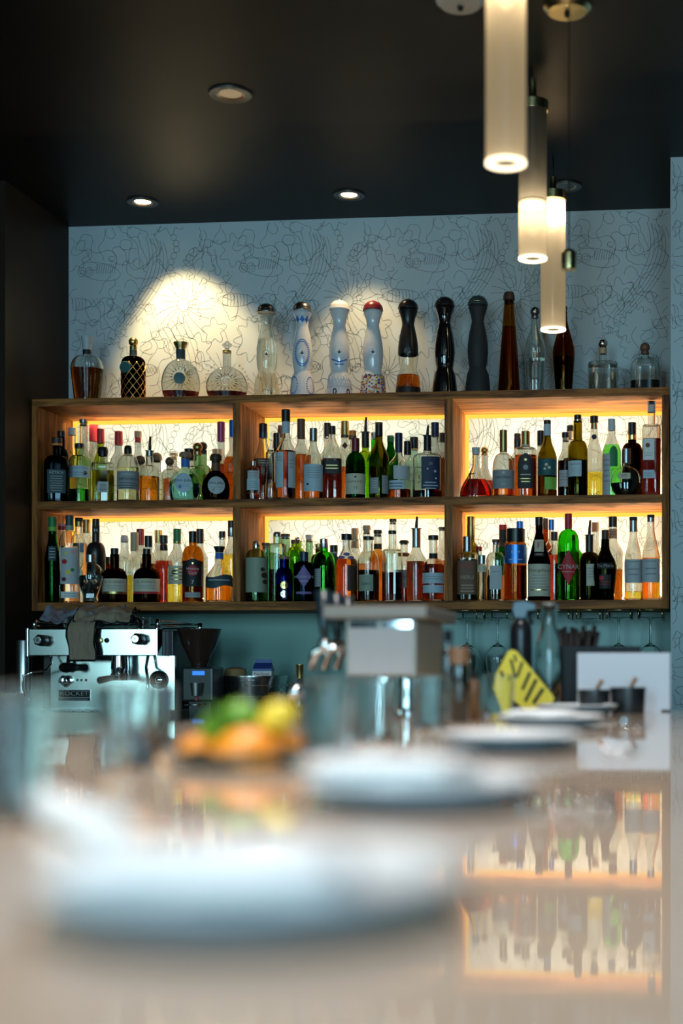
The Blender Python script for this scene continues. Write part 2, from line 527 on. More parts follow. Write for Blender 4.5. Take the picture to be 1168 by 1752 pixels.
for (x0, x1) in XI:
    for (z0, z1) in ((SB1, SM0), (SM1, ST0)):
        m_ = MB(); t = .016
        for (a, b, c, d) in ((x0, x1, z1 - t, z1), (x0, x0 + t, z0, z1 - t)):
            m_.box(a + .001 - sx0, b - .001 - sx0, YB - .010 - YF, YB - .003 - YF, c - SB0, d - .001 - SB0)
        m_.obj('led_strip', M_LED, shelf)
        xc, zc = (x0 + x1) / 2, (z0 + z1) / 2
        # the strips' own light, washing the wall from above, below and the left
        area('led_light', (xc, YB - .085, z1 - .012), (xc, YB, z1 - .16), x1 - x0 - .03, .012, LEDT, LEDC)
        area('led_light', (xc, YB - .060, z0 + .012), (xc, YB - .13, z1), x1 - x0 - .03, .012, LEDB, LEDC)

# ------------------------------------------------------------------ recessed downlights
M_RING = pm('downlight_ring', (.03, .03, .03), .3)
M_BULB_ON = emit('bulb_on', (1.0, .66, .34), 9.0)
M_BULB_DIM = emit('bulb_dim', (1.0, .72, .40), .32)
M_LENS = pm('lens_off', (.05, .05, .05), .2)
def downlight(px, py, mat, label, r=.062):
    D = (ZC - CZ) * F / (PY - py)
    L = (px - PX) / F * D
    x, y = L * CA - D * SA, L * SA + D * CA
    t = thing('downlight', (x, y, ZC), label, 'downlight', 'recessed ceiling downlights')
    MB().lathe([(r * .66, -.004), (r * .97, -.006), (r, -.003), (r, 0), (r * .66, 0)], 36).obj('trim_ring', M_RING, t)
    MB().lathe([(r * .62, -.001), (0, -.0015)], 32).obj('bulb', mat, t)
    MB().lathe([(r * .66, -.0005), (r * .66, -.005), (r * .55, -.0022), (r * .5, -.0005)], 32).obj('reflector', brushed('reflector', (.6, .5, .35), .3), t)
    return x, y
x, y = downlight(244, 345, M_BULB_ON, 'lit downlight in the dark ceiling above the brown netted bottle')
spot('downlight_light', (x, y, ZC - .03), (x + .13, YB, 2.36), 46, (1, .68, .32), math.radians(70), .55)
x, y = downlight(597, 333, M_BULB_ON, 'lit downlight in the dark ceiling above the white ceramic bottles')
spot('downlight_light', (x, y, ZC - .03), (x + .02, YB - .04, 2.22), 20, (1, .66, .32), math.radians(66), .6)
downlight(394, 160, M_BULB_DIM, 'dim downlight in the middle of the dark ceiling, farthest from the wallpaper', .070)
downlight(968, 318, M_LENS, 'unlit black downlight in the ceiling behind the glass pendant lamps')
# ------------------------------------------------------------------ bottles
GL = {  # glass colours (per wall crossing)
    'clear': (.97, .985, .97), 'aqua': (.86, .97, .95), 'green': (.30, .74, .22), 'dgreen': (.10, .42, .14), 'olive': (.55, .50, .16),
    'dolive': (.22, .20, .07), 'brown': (.42, .20, .06), 'dbrown': (.16, .07, .03), 'cognac': (.78, .55, .26), 'amberglass': (.60, .32, .10), 'blue': (.05, .12, .55),
    'smoke': (.30, .36, .40), 'navy': (.10, .16, .26), 'sage': (.74, .86, .72), 'lime': (.72, .82, .30), 'black': (.05, .045, .04)}
LQ = {  # liquids: share of light left after eight centimetres
    'clear': (.97, .98, .97), 'amber': (.52, .145, .012), 'damber': (.15, .025, .004), 'red': (.50, .04, .012), 'dred': (.10, .008, .006), 'yellow': (.95, .64, .03),
    'pale': (.93, .88, .55), 'orange': (.80, .32, .02), 'green': (.18, .72, .14), 'cyan': (.32, .72, .84), 'dark': (.03, .008, .004), 'brownish': (.42, .17, .04), 'lime': (.45, .90, .10)}
def MG(k): return glass('glass_' + k, GL[k])
def ML(k):
    nm = 'liquid_' + k
    if nm in MATS: return MATS[nm]
    m = glass(nm, (1, 1, 1), 1.34)
    ab = [-math.log(c) / .08 * (1.0 if k in ('clear', 'pale', 'cyan', 'yellow') else 1.6) for c in LQ[k]]
    dn = max(ab) * 1.02
    v = m.node_tree.nodes.new('ShaderNodeVolumeAbsorption')
    v.inputs['Color'].default_value = (*[1 - a / dn for a in ab], 1); v.inputs['Density'].default_value = dn
    m.node_tree.links.new(v.outputs[0], m.node_tree.nodes['Material Output'].inputs['Volume'])
    return m
PC = {'black': (.012, .012, .013), 'white': (.80, .80, .78), 'cream': (.62, .56, .42), 'paleblue': (.48, .60, .68), 'grey': (.30, .32, .33), 'lgrey': (.50, .52, .53), 'navy': (.015, .025, .07),
      'blue': (.03, .16, .52), 'teal': (.02, .10, .11), 'green': (.02, .22, .07), 'lime': (.22, .50, .06), 'red': (.50, .02, .025), 'maroon': (.17, .015, .025), 'brown': (.15, .07, .035),
      'dbrown': (.055, .03, .02), 'tan': (.50, .36, .22), 'sage': (.30, .36, .27), 'purple': (.22, .15, .38), 'orange': (.75, .24, .03), 'cork': (.46, .31, .17), 'wood': (.30, .19, .11), 'yellow': (.85, .60, .05), 'pink': (.75, .35, .38), 'deepteal': (.03, .06, .07)}
def MP(k):
    if k == 'gold': return pm('foil_gold', (.85, .60, .22), .28, 1.0)
    if k == 'oldgold': return pm('foil_old_gold', (.42, .32, .13), .35, 1.0)
    if k == 'silver': return pm('foil_silver', (.80, .80, .80), .18, 1.0)
    if k == 'dsilver': return pm('foil_dark_silver', (.38, .38, .40), .3, 1.0)
    if k == 'chrome': return pm('chrome', (.9, .9, .9), .05, 1.0)
    if k == 'bluefoil': return pm('foil_blue', (.05, .22, .70), .3, .6)
    if k == 'purplefoil': return pm('foil_purple', (.32, .24, .55), .35, .5)
    if k == 'mauve': return pm('foil_mauve', (.30, .06, .16), .35, .4)
    if k in ('black', 'navy', 'maroon'): return pm('cap_' + k, PC[k], .32)
    return pm('paint_' + k, PC[k], .45)

def shoulder(R, zs, r, zn, style, n=12):
    out = []
    for i in range(n + 1):
        s = i / n
        if style == 'slope':
            e = s * s * (3 - 2 * s); out.append((R + (r - R) * e, zs + (zn - zs) * s))
        elif style == 'cone':
            out.append((R + (r - R) * s, zs + (zn - zs) * s))
        elif style == 'square':
            t = s * math.pi / 2; out.append((r + (R - r) * max(0, math.cos(t)) ** .45, zs + (zn - zs) * math.sin(t) ** .55))
        else:
            t = s * math.pi / 2; out.append((r + (R - r) * max(0, math.cos(t)) ** .85, zs + (zn - zs) * math.sin(t)))
    return out

PLACED = {}
COMP = {}
for i, k in enumerate('LMR'):
    COMP['U' + k] = (XI[i][0], XI[i][1], SM1, 'bottles in the upper %s compartment' % ('left', 'middle', 'right')[i])
    COMP['D' + k] = (XI[i][0], XI[i][1], SB1, 'bottles in the lower %s compartment' % ('left', 'middle', 'right')[i])
COMP['T'] = (XL, XR, ST1, 'bottles standing on top of the shelf unit')
ROWY = [.062, .150, .250]

def B(comp, row, x, wd, top, sh, nk, nw, capb, capw, st='round', g='clear', lq=None, lv=None, cap=('cyl', 'black'), labs=(), label='', name='liquor_bottle',
      cat='bottle', sy=1.0, n=2, wb=None, body=None, y=None, opaque=None, extra=None, prof=None, turn=0.0):
    xl, xr, zb, grp = COMP[comp]
    yn = (ROWY[row] if y is None else y)
    best = None
    for xo_, ws in ((0, 1), (0, .93), (3, .95), (-3, .95), (0, .86), (6, .9), (-6, .9), (9, .86), (-9, .86), (13, .82), (-13, .82)):
        for k in range(44):
            dy = (k + 1) // 2 * .007 * (1 if k % 2 else -1)
            Y = YF + yn + dy
            X = XAT(x + xo_, Y); R = wd * ws / 2 / SCL(X, Y); Ry = R * sy
            if not (YF + .006 + Ry <= Y <= YB - .022 - Ry): continue
            if comp != 'T': X = min(max(X, xl + R + .004), xr - R - .004)
            ke = 1 + .055 * min(n - 2, 3)
            bad = any(((X - a) / (R * ke + c + .002)) ** 2 + ((Y - b) / (Ry * ke + d + .002)) ** 2 < 1 for a, b, c, d in PLACED.get(comp, []))
            if not bad: best = (X, Y, R, Ry); break
        if best: break
    if best is None:
        print('CROWDED', comp, x, label)
        Y = YF + yn; X = XAT(x, Y); R = wd / 2 / SCL(X, Y); best = (X, Y, R, R * sy)
    X, Y, R, Ry = best
    ke = 1 + .055 * min(n - 2, 3)
    PLACED.setdefault(comp, []).append((X, Y, R * ke, Ry * ke))
    k = 1 / SCL(X, Y)
    zz = lambda py: ZAT(py, X, Y) - zb
    H = zz(top); zs, zn, zc = zz(sh), zz(nk), zz(capb)
    rn = nw / 2 * k; rc = capw / 2 * k
    t_ = .0028; tb = .007
    root = thing(name, (X, Y, zb), label, cat, grp, rz=turn + math.atan2(-X, Y) * .9)
    # outer outline
    ro = min(zc + .004, H - .002)          # the lip sits inside the cap
    if prof:
        out = [(r_ * R, z_ * H) for r_, z_ in prof]
    elif body == 'ball':                   # round flask with a small foot
        out = []
        a0 = math.asin(min(.96, (wb or .55 * wd) / wd))
        a1 = math.pi - math.asin(min(.9, rn / R))
        hz = zn / (math.cos(a0) - math.cos(a1)); 
        for i in range(19):
            a = a0 + (a1 - a0) * i / 18
            out.append((R * math.sin(a), hz * (math.cos(a0) - math.cos(a))))
        out += [(rn, zn + .003), (rn, ro)]
    else:
        Rb = (wb / 2 * k) if wb else R
        out = [(Rb - .003, 0), (Rb - .0008, .0012), (Rb, .004)]
        for i in range(1, 5): out.append((Rb + (R - Rb) * i / 4, .004 + (zs - .004) * i / 4))
        out += shoulder(R, zs, rn, zn, st)[1:]
        if ro > zn + .004: out += [(rn, zn + (ro - zn) * .5), (rn, ro)]
    def sqz(r_):                           # square-sectioned bodies turn round in the neck
        if n == 2: return 2
        f = max(0, min(1, (r_ - rn) / max(1e-5, (R - rn) * .4)))
        return 2 + (n - 2) * f
    def dep(r_):
        if sy == 1: return 1
        f = max(0, min(1, (r_ - rn) / max(1e-5, (R - rn))))
        return 1 + (sy - 1) * f
    full = lambda pr: [(r_, z_, sqz(r_), dep(r_)) for r_, z_ in pr]
    seg = 36 if wd > 30 else 28
    mg = MP(opaque) if isinstance(opaque, str) else (opaque if opaque else MG(g))
    if opaque:
        pr = [(0, 0)] + out + [(0, out[-1][1])]
        MB().lathe(full(pr), seg).obj('body', mg, root)
    else:
        inn = [(max(.001, r_ - t_), z_) for r_, z_ in out if z_ > tb]
        pr = [(0, .0012)] + out + inn[::-1] + [(max(.001, inn[0][0] - .002), tb), (0, tb)]
        MB().lathe(full(pr), seg).obj('glass_body', mg, root)
    rad = lambda z: next((a[0] + (b[0] - a[0]) * (z - a[1]) / max(1e-6, b[1] - a[1]) for a, b in zip(out, out[1:]) if a[1] <= z <= b[1]), out[0][0] if z < out[0][1] else rn)
    if lq and not opaque:
        zl = max(tb + .006, zz(lv)) if lv else tb + .012
        zl = min(zl, ro - .01)
        e = .0012
        lp = [(0, tb - .001), (max(.001, rad(tb) - t_ + e - .0015), tb - .001)]
        lp += [(max(.001, r_ - t_ + e), z_) for r_, z_ in out if tb < z_ < zl]
        lp += [(max(.001, rad(zl) - t_ + e), zl), (0, zl)]
        MB().lathe(full(lp), seg).obj('liquid', ML(lq), root)
    # closure
    cs, cc = cap[0], cap[1]
    hc = H - zc
    m_ = MB()
    if cs == 'cyl':
        b_ = min(.0012, hc * .2)
        m_.lathe([(0, zc), (rc, zc), (rc, H - b_), (rc - b_, H), (0, H)], 24)
        if len(cap) > 2: m_.lathe([(rc + .0004, zc + hc * .0), (rc + .0006, zc + .0005), (rc + .0006, zc + hc * cap[3]), (rc, zc + hc * cap[3] + .0004)], 24, 1)
        m_.obj('cap', [MP(cc)] + ([MP(cap[2])] if len(cap) > 2 else []), root)
    elif cs == 'cork':                     # cork with a wider head
        hd = cap[2] if len(cap) > 2 else cc
        m_.lathe([(0, zc), (rc * .82, zc), (rc * .82, zc + hc * .45), (rc, zc + hc * .47), (rc, H - .001), (rc - .001, H), (0, H)], 24)
        for f in range(len(m_.f)):
            if min(m_.v[i][2] for i in m_.f[f]) > zc + hc * .40: m_.m[f] = 1
        m_.obj('stopper', [MP(cc), MP(hd)], root)
    elif cs == 'ball':
        m_.lathe([(0, zc), (rn * 1.02, zc), (rn * 1.02, H - rc * 1.9), (0, H - rc * 1.9)], 20, 1)
        m_.ball((0, 0, H - rc), rc, 0)
        m_.obj('ball_stopper', [MP(cc), MP(cap[2] if len(cap) > 2 else cc)], root)
    elif cs == 'flare':
        m_.lathe([(0, zc), (rn * 1.05, zc), (rn * 1.1, zc + hc * .3), (rc, H - hc * .15), (rc, H), (0, H)], 24)
        m_.obj('stopper', MP(cc), root)
    elif cs == 'mush':                     # mushroom stopper
        m_.lathe([(0, zc), (rn, zc), (rn, zc + hc * .25), (rc, zc + hc * .3), (rc * 1.0, zc + hc * .6), (rc * .8, H - hc * .08), (rc * .3, H), (0, H)], 24)
        m_.obj('stopper', MP(cc), root)
    elif cs == 'pour':                     # pourer: sleeve and a slanted spout
        zm = zz(cap[2])
        m_.lathe([(0, zc), (rc, zc), (rc, zm - .003), (rc * 1.25, zm - .003), (rc * 1.25, zm), (0, zm)], 20)
        m_.obj('cap', MP(cc), root)
        sp = MB().tube([(0, 0, zm - .001), (.001, 0, zm + (H - zm) * .5), (.003, 0, H)], [.0062, .0055, .0042], 12).obj('pourer', MP('black'), root)
    # labels: patches that follow the glass, lettering as inked shapes in the same mesh
    for lb in labs:
        pt, pb, wf, colr = lb[:4]
        txts = lb[4] if len(lb) > 4 else []
        shape = lb[5] if len(lb) > 5 else 'rect'
        xo = lb[6] if len(lb) > 6 else 0.0
        z1, z0 = zz(pt), zz(pb)
        hw = math.asin(min(.98, wf)) if n == 2 else None
        def surf(u, z, off):
            """u: sideways place as a share of the body radius, -1..1"""
            r_ = rad(z)
            if n == 2:
                s_ = max(-.99, min(.99, u * R / max(r_, 1e-4)))
                th = -math.pi / 2 + math.asin(s_)
                return ((r_ + off) * math.cos(th), (r_ * dep(r_) + off) * math.sin(th), z)
            ee = sqz(r_)
            xx = max(-.995, min(.995, u * R / r_))
            yy = (1 - abs(xx) ** ee) ** (1 / ee)
            return (xx * r_, -yy * r_ * dep(r_) - off, z)
        m_ = MB(); NX, NZ = 16, 14
        vs, fs = [], []
        for i in range(NZ + 1):
            v = -1 + 2 * i / NZ; z = z0 + (z1 - z0) * i / NZ
            f = {'rect': 1, 'circ': math.sqrt(max(0.02, 1 - v * v)), 'diamond': max(.04, 1 - abs(v)),
                 'arch': 1 if v < .3 else math.sqrt(max(.02, 1 - ((v - .3) / .7) ** 2)), 'wave': 1}[shape]
            for j in range(NX + 1):
                u = -1 + 2 * j / NX
                dz = .006 * math.sin(u * 3) if shape == 'wave' else (u * .012 if shape == 'slant' else 0)
                vs.append(surf(xo + u * wf * f, z + dz, .0007))
        for i in range(NZ):
            for j in range(NX):
                a = i * (NX + 1) + j
                fs.append((a, a + 1, a + NX + 2, a + NX + 1))
        m_.add(vs, fs, 0)
        cols = [colr]
        for tx in txts:
            t, px_, tc_, py_ = tx[:4]
            if tc_ not in cols: cols.append(tc_)
            mi = cols.index(tc_); szm = px_ * k; zc_ = zz(py_)
            if t.startswith('#'):          # thin rules of small print: '#n'
                for q in range(int(t[1:])):
                    zr = zc_ - q * szm
                    L_ = wf * random.uniform(.55, .8)
                    q8 = [surf(xo - L_ + 2 * L_ * e_ / 10, zr + d_ * szm * .28, .0012) for d_ in (0, 1) for e_ in range(11)]
                    m_.add(q8, [(e_, e_ + 1, e_ + 12, e_ + 11) for e_ in range(10)], mi, False)
                continue
            if t.startswith('@'):          # a dot / seal
                vv = [surf(xo + (tx[4] if len(tx) > 4 else 0) + f_ * szm / R * math.cos(q * math.pi / 10), zc_ + f_ * szm * math.sin(q * math.pi / 10), .0011) for f_ in (.02, .35, .7, 1) for q in range(20)]
                m_.add(vv, [tuple(range(20))] + [(f_ * 20 + q, f_ * 20 + (q + 1) % 20, f_ * 20 + 20 + (q + 1) % 20, f_ * 20 + 20 + q) for f_ in range(3) for q in range(20)], mi, False); continue
            tv, tf = text_mesh(t)
            m_.add([surf(xo + v_.x * szm / R, zc_ + v_.y * szm, .0018) for v_ in tv], tf, mi, False)
        m_.obj('label', [pm('label_' + c, PC[c], .6) if c in PC else MP(c) for c in cols], root)
    if extra: extra(root, zz, k, R, rn, H, mg)
    return root

def handle(root, zz, k, R, rn, H, mg):      # small glass ring handle on the neck
    z = zz(779)
    MB().tube([(-rn - .0 + .001 - .011 * (1 - math.cos(a)) / 1, 0, z + .014 * math.sin(a - math.pi / 2)) for a in [math.pi * 2 * q / 14 for q in range(1, 14)]], .003, 10).obj('handle', mg, root)

# ---- upper left compartment
B('UL', 0, 96, 42, 749, 797, 780, 13, 763, 17, g='smoke', lq='pale', lv=830, cap=('cyl', 'dbrown', 'orange', .25), n=4,
  labs=[(806, 846, .72, 'deepteal', [('AZTECA', 6.2, 'lgrey', 811), ('#7', 4, 'grey', 818)])], label='smoky grey bottle with pale lettering beside the left side panel, upper shelf')
B('UL', 1, 101, 24, 738, 790, 768, 11, 748, 13, g='navy', lq='clear', lv=800, cap=('cyl', 'black'), label='dark-necked bottle with a black cap peeping out behind the smoky grey bottle')
B('UL', 2, 116, 26, 732, 784, 762, 12, 745, 13, 'slope', lq='clear', lv=815, cap=('cyl', 'lgrey', 'black', .0), label='clear long-necked bottle with a pale collar and thin black top, by the left side panel')
B('UL', 0, 136, 37, 759, 795, 779, 14, 767, 15, g='sage', lq='green', lv=838, cap=('cyl', 'black'), extra=handle,
  labs=[(799, 819, .93, 'paleblue', [('LOS NUESTROS', 3.8, 'grey', 803), ('#2', 4, 'grey', 811), ('@', 3.0, 'black', 811, .52)])], label='greenish bottle with a ring handle and pale blue band label')
B('UL', 2, 143, 26, 718, 790, 765, 13, 729, 14, 'slope', lq='clear', lv=812, cap=('cork', 'cork', 'dsilver'), label='tallest clear bottle of its shelf, cork in a see-through neck, behind the ring-handled one')
B('UL', 2, 160, 28, 727, 790, 766, 13, 755, 14.5, 'slope', lq='pale', lv=783, cap=('cyl', 'red'), label='bottle under a tall red sleeve with pale liquid, left one of the touching red-capped pair')
B('UL', 2, 172, 22, 734, 792, 768, 11, 759, 12.5, 'slope', g='lime', lq='pale', lv=790, cap=('cyl', 'red'), label='yellow-green bottle with a red sleeve, shorter one of the touching red-capped pair')
B('UL', 0, 176, 38, 764, 799, 791, 16, 781, 18, 'square', lq='yellow', lv=806, cap=('mush', 'black'), n=5, sy=.85,
  labs=[(826, 844, .45, 'lgrey', [('#6', 2.2, 'black', 831)], 'rect', .05)], label='square bottle of bright yellow spirit with a small barcode label and domed black cap')
B('UL', 2, 203, 28, 738, 790, 770, 12, 762, 13.5, 'slope', lq='clear', lv=800, cap=('cyl', 'red'), label='clear bottle with a red sleeve standing alone behind the wide grey label')
B('UL', 0, 219, 37, 762, 802, 779, 13, 777, 13, 'round', lq='pale', lv=800, cap=('mush', 'black'),
  labs=[(808, 839, .97, 'grey', [('METEORO', 6.0, 'black', 822), ('#1', 4, 'lgrey', 814), ('#3', 4, 'black', 829)])], label='round-shouldered clear bottle with a wide grey label and black stopper')
B('UL', 2, 236, 26, 738, 792, 772, 11, 757, 12.5, 'slope', lq='clear', lv=812, cap=('cork', 'red', 'cork'), label='clear bottle with a tan cork head above a red neck band')
B('UL', 1, 240, 26, 779, 812, 797, 11, 793, 17, 'round', lq='amber', lv=815, cap=('ball', 'brown'), label='bottle with a rusty brown ball stopper showing right of the wide grey label')
B('UL', 2, 256, 32, 747, 812, 796, 13, 781, 12, 'round', lq='orange', lv=816, cap=('pour', 'dsilver', 771), label='clear bottle with an upright black pourer spout, in front of plain glowing wallpaper')
B('UL', 0, 268, 44, 774, 830, 806, 14, 791, 18, body='ball', wb=36, lq='pale', lv=838, cap=('ball', 'wood', 'dbrown'), sy=.85, label='squat clear round bottle with a grey-brown ball stopper', name='decanter')
B('UL', 1, 290, 26, 782, 814, 803, 11, 797, 15, 'round', lq='clear', lv=820, cap=('ball', 'brown', 'cork'), label='small bottle with a brown ball stopper, its neck just right of the squat round one')
B('UL', 2, 297, 26, 775, 814, 798, 11, 786, 14, 'round', lq='amber', lv=818, cap=('cork', 'tan', 'tan'), label='bottle with a flat tan stopper half hidden behind the brown ball stopper')
B('UL', 0, 317, 54, 773, 828, 801, 14, 785, 21, body='ball', wb=44, lq='cyan', lv=828, cap=('mush', 'wood'), sy=.7, g='aqua',
  labs=[(811, 845, .52, 'paleblue', [('Don Julio', 7, 'navy', 824), ('@', 2.6, 'blue', 835, -.2), ('#2', 3, 'grey', 832)], 'circ', -.1), (786, 800, .27, 'blue')],
  label='round flask with a bright blue collar and round pale label', name='decanter')
B('UL', 2, 324, 28, 768, 806, 797, 14, 788, 17, 'square', lq='clear', lv=815, cap=('cyl', 'black'), label='bottle with a broad black cap right behind the blue-collared flask')
B('UL', 2, 347, 28, 756, 812, 796, 13, 777, 15, 'round', g='sage', lq='pale', lv=815, cap=('ball', 'dbrown'), label='bottle with a dark brown ball stopper hidden by the greenish gold one')
B('UL', 1, 338, 28, 757, 815, 800, 13, 779, 17, 'round', g='sage', lq='pale', lv=812, cap=('ball', 'oldgold', 'oldgold'), label='pale green bottle with a gold-green ball stopper, just right of the blue collar')
B('UL', 0, 369, 47, 776, 826, 806, 14, 792, 20, body='ball', wb=40, g='dbrown', lq='amber', lv=822, cap=('mush', 'dbrown'), sy=.72,
  labs=[(817, 847, .6, 'lgrey', [('Don Julio', 6, 'black', 828), ('@', 2.2, 'grey', 840, -.2), ('#1', 3, 'grey', 836)], 'circ', .06), (792, 806, .31, 'brown')],
  label='dark brown round flask with a silvery oval label and brown collar', name='decanter')
B('UL', 2, 372, 27, 769, 812, 798, 14, 782, 18, 'round', lq='amber', lv=782, cap=('cyl', 'tan', 'dbrown', .1), label='amber bottle with a broad tan-grey cap behind the brown round flask')
B('UL', 2, 378, 24, 722, 800, 775, 12, 756, 13, 'slope', lq='amber', lv=795, cap=('cyl', 'mauve'), y=.300, label='bottle with a tall maroon sleeve and knobbed top near the first upright')
B('UL', 1, 402, 33, 719, 795, 765, 15, 748, 15, 'slope', lq='amber', lv=783, cap=('cyl', 'bluefoil'), n=4, label='faceted clear bottle with a blue sleeve cut off by the first upright')

# ---- upper middle compartment
B('UM', 0, 433, 23, 789, 808, 800, 8, 797, 9, 'round', lq='amber', lv=846, cap=('cyl', 'silver'), sy=.7,
  labs=[(806, 820, .8, 'lgrey', [('#3', 3, 'grey', 810)]), (820, 839, .9, 'paleblue', [('#4', 3.5, 'grey', 825)])], label='little flask with silver cap and pale blue label in front of a tall amber bottle', name='flask')
B('UM', 1, 444, 38, 725, 800, 752, 13, 750, 14, 'slope', lq='damber', lv=786, cap=('cyl', 'black', 'navy', .45), labs=[(786, 800, .6, 'brown', [('#2', 4, 'cream', 791)])], label='amber bottle with a two-part black cap behind the little silver-capped flask')
B('UM', 0, 463, 17, 770, 778, 774, 11, 772, 11, 'square', lq='orange', lv=826, cap=('cyl', 'dsilver'), n=4, label='narrow clear bottle of glowing orange liquor squeezed left of the tall two-panel label')
B('UM', 1, 473, 24, 741, 785, 772, 10, 767, 11, 'slope', g='smoke', lq='damber', lv=800, cap=('cyl', 'black'), label='bottle with a plain black cap left of the tallest neck, second compartment')
B('UM', 2, 481, 24, 728, 785, 760, 10, 748, 12, 'slope', lq='amber', lv=800, cap=('cyl', 'dbrown'), label='brown-capped bottle almost hidden by the tallest neck')
B('UM', 0, 489, 35, 701, 778, 745, 13, 722, 15, 'slope', lq='amber', lv=772, cap=('cyl', 'black'),
  labs=[(722, 742, .42, 'paleblue'), (775, 836, .34, 'lgrey', [('#3', 6, 'grey', 790)], 'rect', .58), (775, 836, .34, 'paleblue', [('#2', 5, 'grey', 785)], 'rect', -.58)], label='tallest bottle of the second compartment, black cap, pale neck band and two-panel grey label')
B('UM', 1, 515, 32, 717, 784, 754, 13, 751, 13.5, 'slope', lq='amber', lv=779, cap=('cyl', 'brown'), label='bottle with a long brown sleeve and bright amber fill to its shoulder')
B('UM', 0, 536, 33, 733, 795, 758, 12, 755, 13, 'slope', lq='amber', lv=838, cap=('cyl', 'dsilver', 'red', .0),
  labs=[(796, 842, .95, 'paleblue', [('#5', 4, 'grey', 803), ('@', 2.0, 'navy', 830, -.55)]), (733, 738, .40, 'red')], label='clear bottle with a large plain pale blue label and red-topped grey foil')
B('UM', 2, 560, 28, 724, 785, 765, 12, 750, 12, 'slope', lq='clear', lv=800, cap=('cyl', 'black', 'dsilver', .1), label='black-banded bottle top just left of the slanted-label bottle neck')
B('UM', 0, 568, 33, 729, 780, 745, 11, 743, 12, 'slope', lq='damber', lv=786, cap=('cyl', 'black'), n=5,
  labs=[(790, 812, .95, 'black', [('#2', 5, 'oldgold', 799)])], label='square amber bottle with a black band label, left of the green-shouldered one')
B('UM', 2, 590, 30, 721, 780, 757, 13, 749, 14, 'slope', lq='amber', lv=800, cap=('cyl', 'oldgold', 'dbrown', .15), labs=[(757, 770, .35, 'dbrown', [], 'diamond')], label='clear bottle with a tall bronze sleeve and dark pointed emblem on its neck')
B('UM', 1, 603, 24, 737, 790, 765, 11, 752, 12.5, 'slope', lq='amber', lv=790, cap=('cyl', 'orange', 'brown', .4), label='bottle with an orange-brown cap behind the maroon-capped green bottle')
B('UM', 0, 608, 34, 750, 800, 775, 13, 773, 13.5, 'round', g='dgreen', lq='pale', lv=812, cap=('cyl', 'maroon'),
  labs=[(812, 847, .97, 'cream', [('GLENLIVET', 5.4, 'brown', 826), ('12', 7, 'dbrown', 836), ('@', 1.8, 'dbrown', 818)])], label='green bottle with a cream label marked 12 and a maroon cap')
B('UM', 1, 625, 28, 714, 798, 772, 12, 766, 13, 'round', g='lime', lq='lime', lv=790, cap=('pour', 'black', 739), label='yellow-green bottle with an upright black pourer above a black sleeve')
B('UM', 2, 640, 26, 740, 790, 768, 11, 752, 12, 'slope', g='green', lq='lime', lv=790, cap=('cyl', 'dsilver', 'lgrey', .4), y=.275, label='bright green-necked bottle with a silver-grey cap behind the bulb-necked one')
B('UM', 0, 648, 34, 723, 786, 752, 12.5, 746, 13, 'slope', g='olive', lq='pale', lv=800, cap=('cyl', 'black', 'brown', .0),
  labs=[(819, 846, .42, 'grey', [('#4', 4, 'lgrey', 825)], 'rect', -.45), (723, 727, .40, 'brown'), (815, 846, .3, 'grey', [], 'rect', .62)], label='yellow-green bottle with a bulging neck under a brown-topped black foil')
B('UM', 2, 668, 26, 745, 790, 760, 11, 757, 11.5, 'slope', g='dgreen', lq='green', lv=800, cap=('cyl', 'dsilver', 'green', .8), label='dark green bottle with green foil, left of the navy-capped clear bottle')
B('UM', 0, 682, 41, 741, 800, 776, 12.5, 774, 13, 'slope', lq='amber', lv=838, cap=('cyl', 'navy'), n=2,
  labs=[(799, 822, .62, 'lgrey', [], 'rect', .2), (824, 839, .66, 'paleblue', [('#2', 5, 'navy', 830)], 'rect', -.2)], label='clear bottle with a navy cap and small blue label, amber only at the bottom')
B('UM', 1, 697, 28, 755, 795, 780, 12, 778, 13, 'slope', lq='clear', lv=812, cap=('cyl', 'black', 'dbrown', .0), label='short-necked bottle with a brown-topped black cap right of the navy cap')
B('UM', 2, 708, 28, 748, 795, 777, 13, 770, 14.5, 'slope', g='aqua', lq='clear', lv=800, cap=('cyl', 'black', 'gold', .06), label='bottle with a black sleeve carrying thin gold rings')
B('UM', 0, 731, 50, 728, 793, 776, 14, 771, 13, 'square', lq='damber', lv=840, cap=('pour', 'black', 745), sy=.62,
  labs=[(783, 838, .62, 'navy', [('26', 7, 'grey', 795), ('@', 2.2, 'lgrey', 808, .3), ('@', 1.5, 'lgrey', 804, -.2), ('@', 1.6, 'paleblue', 820, .35), ('#3', 5, 'paleblue', 828)], 'rect', .22)],
  label='wide clear bottle with a dark glittering label and thin pointed pourer, beside the second upright')
B('UM', 1, 744, 34, 723, 790, 762, 13, 748, 13.5, 'slope', lq='damber', lv=785, cap=('cyl', 'navy'), y=.19, label='tall blue-black capped bottle behind the wide glittering one')
B('UM', 2, 757, 26, 741, 790, 765, 11, 757, 12, 'slope', lq='amber', lv=790, cap=('cyl', 'black'), y=.29, label='bottle at the far corner of the second compartment, small black cap')

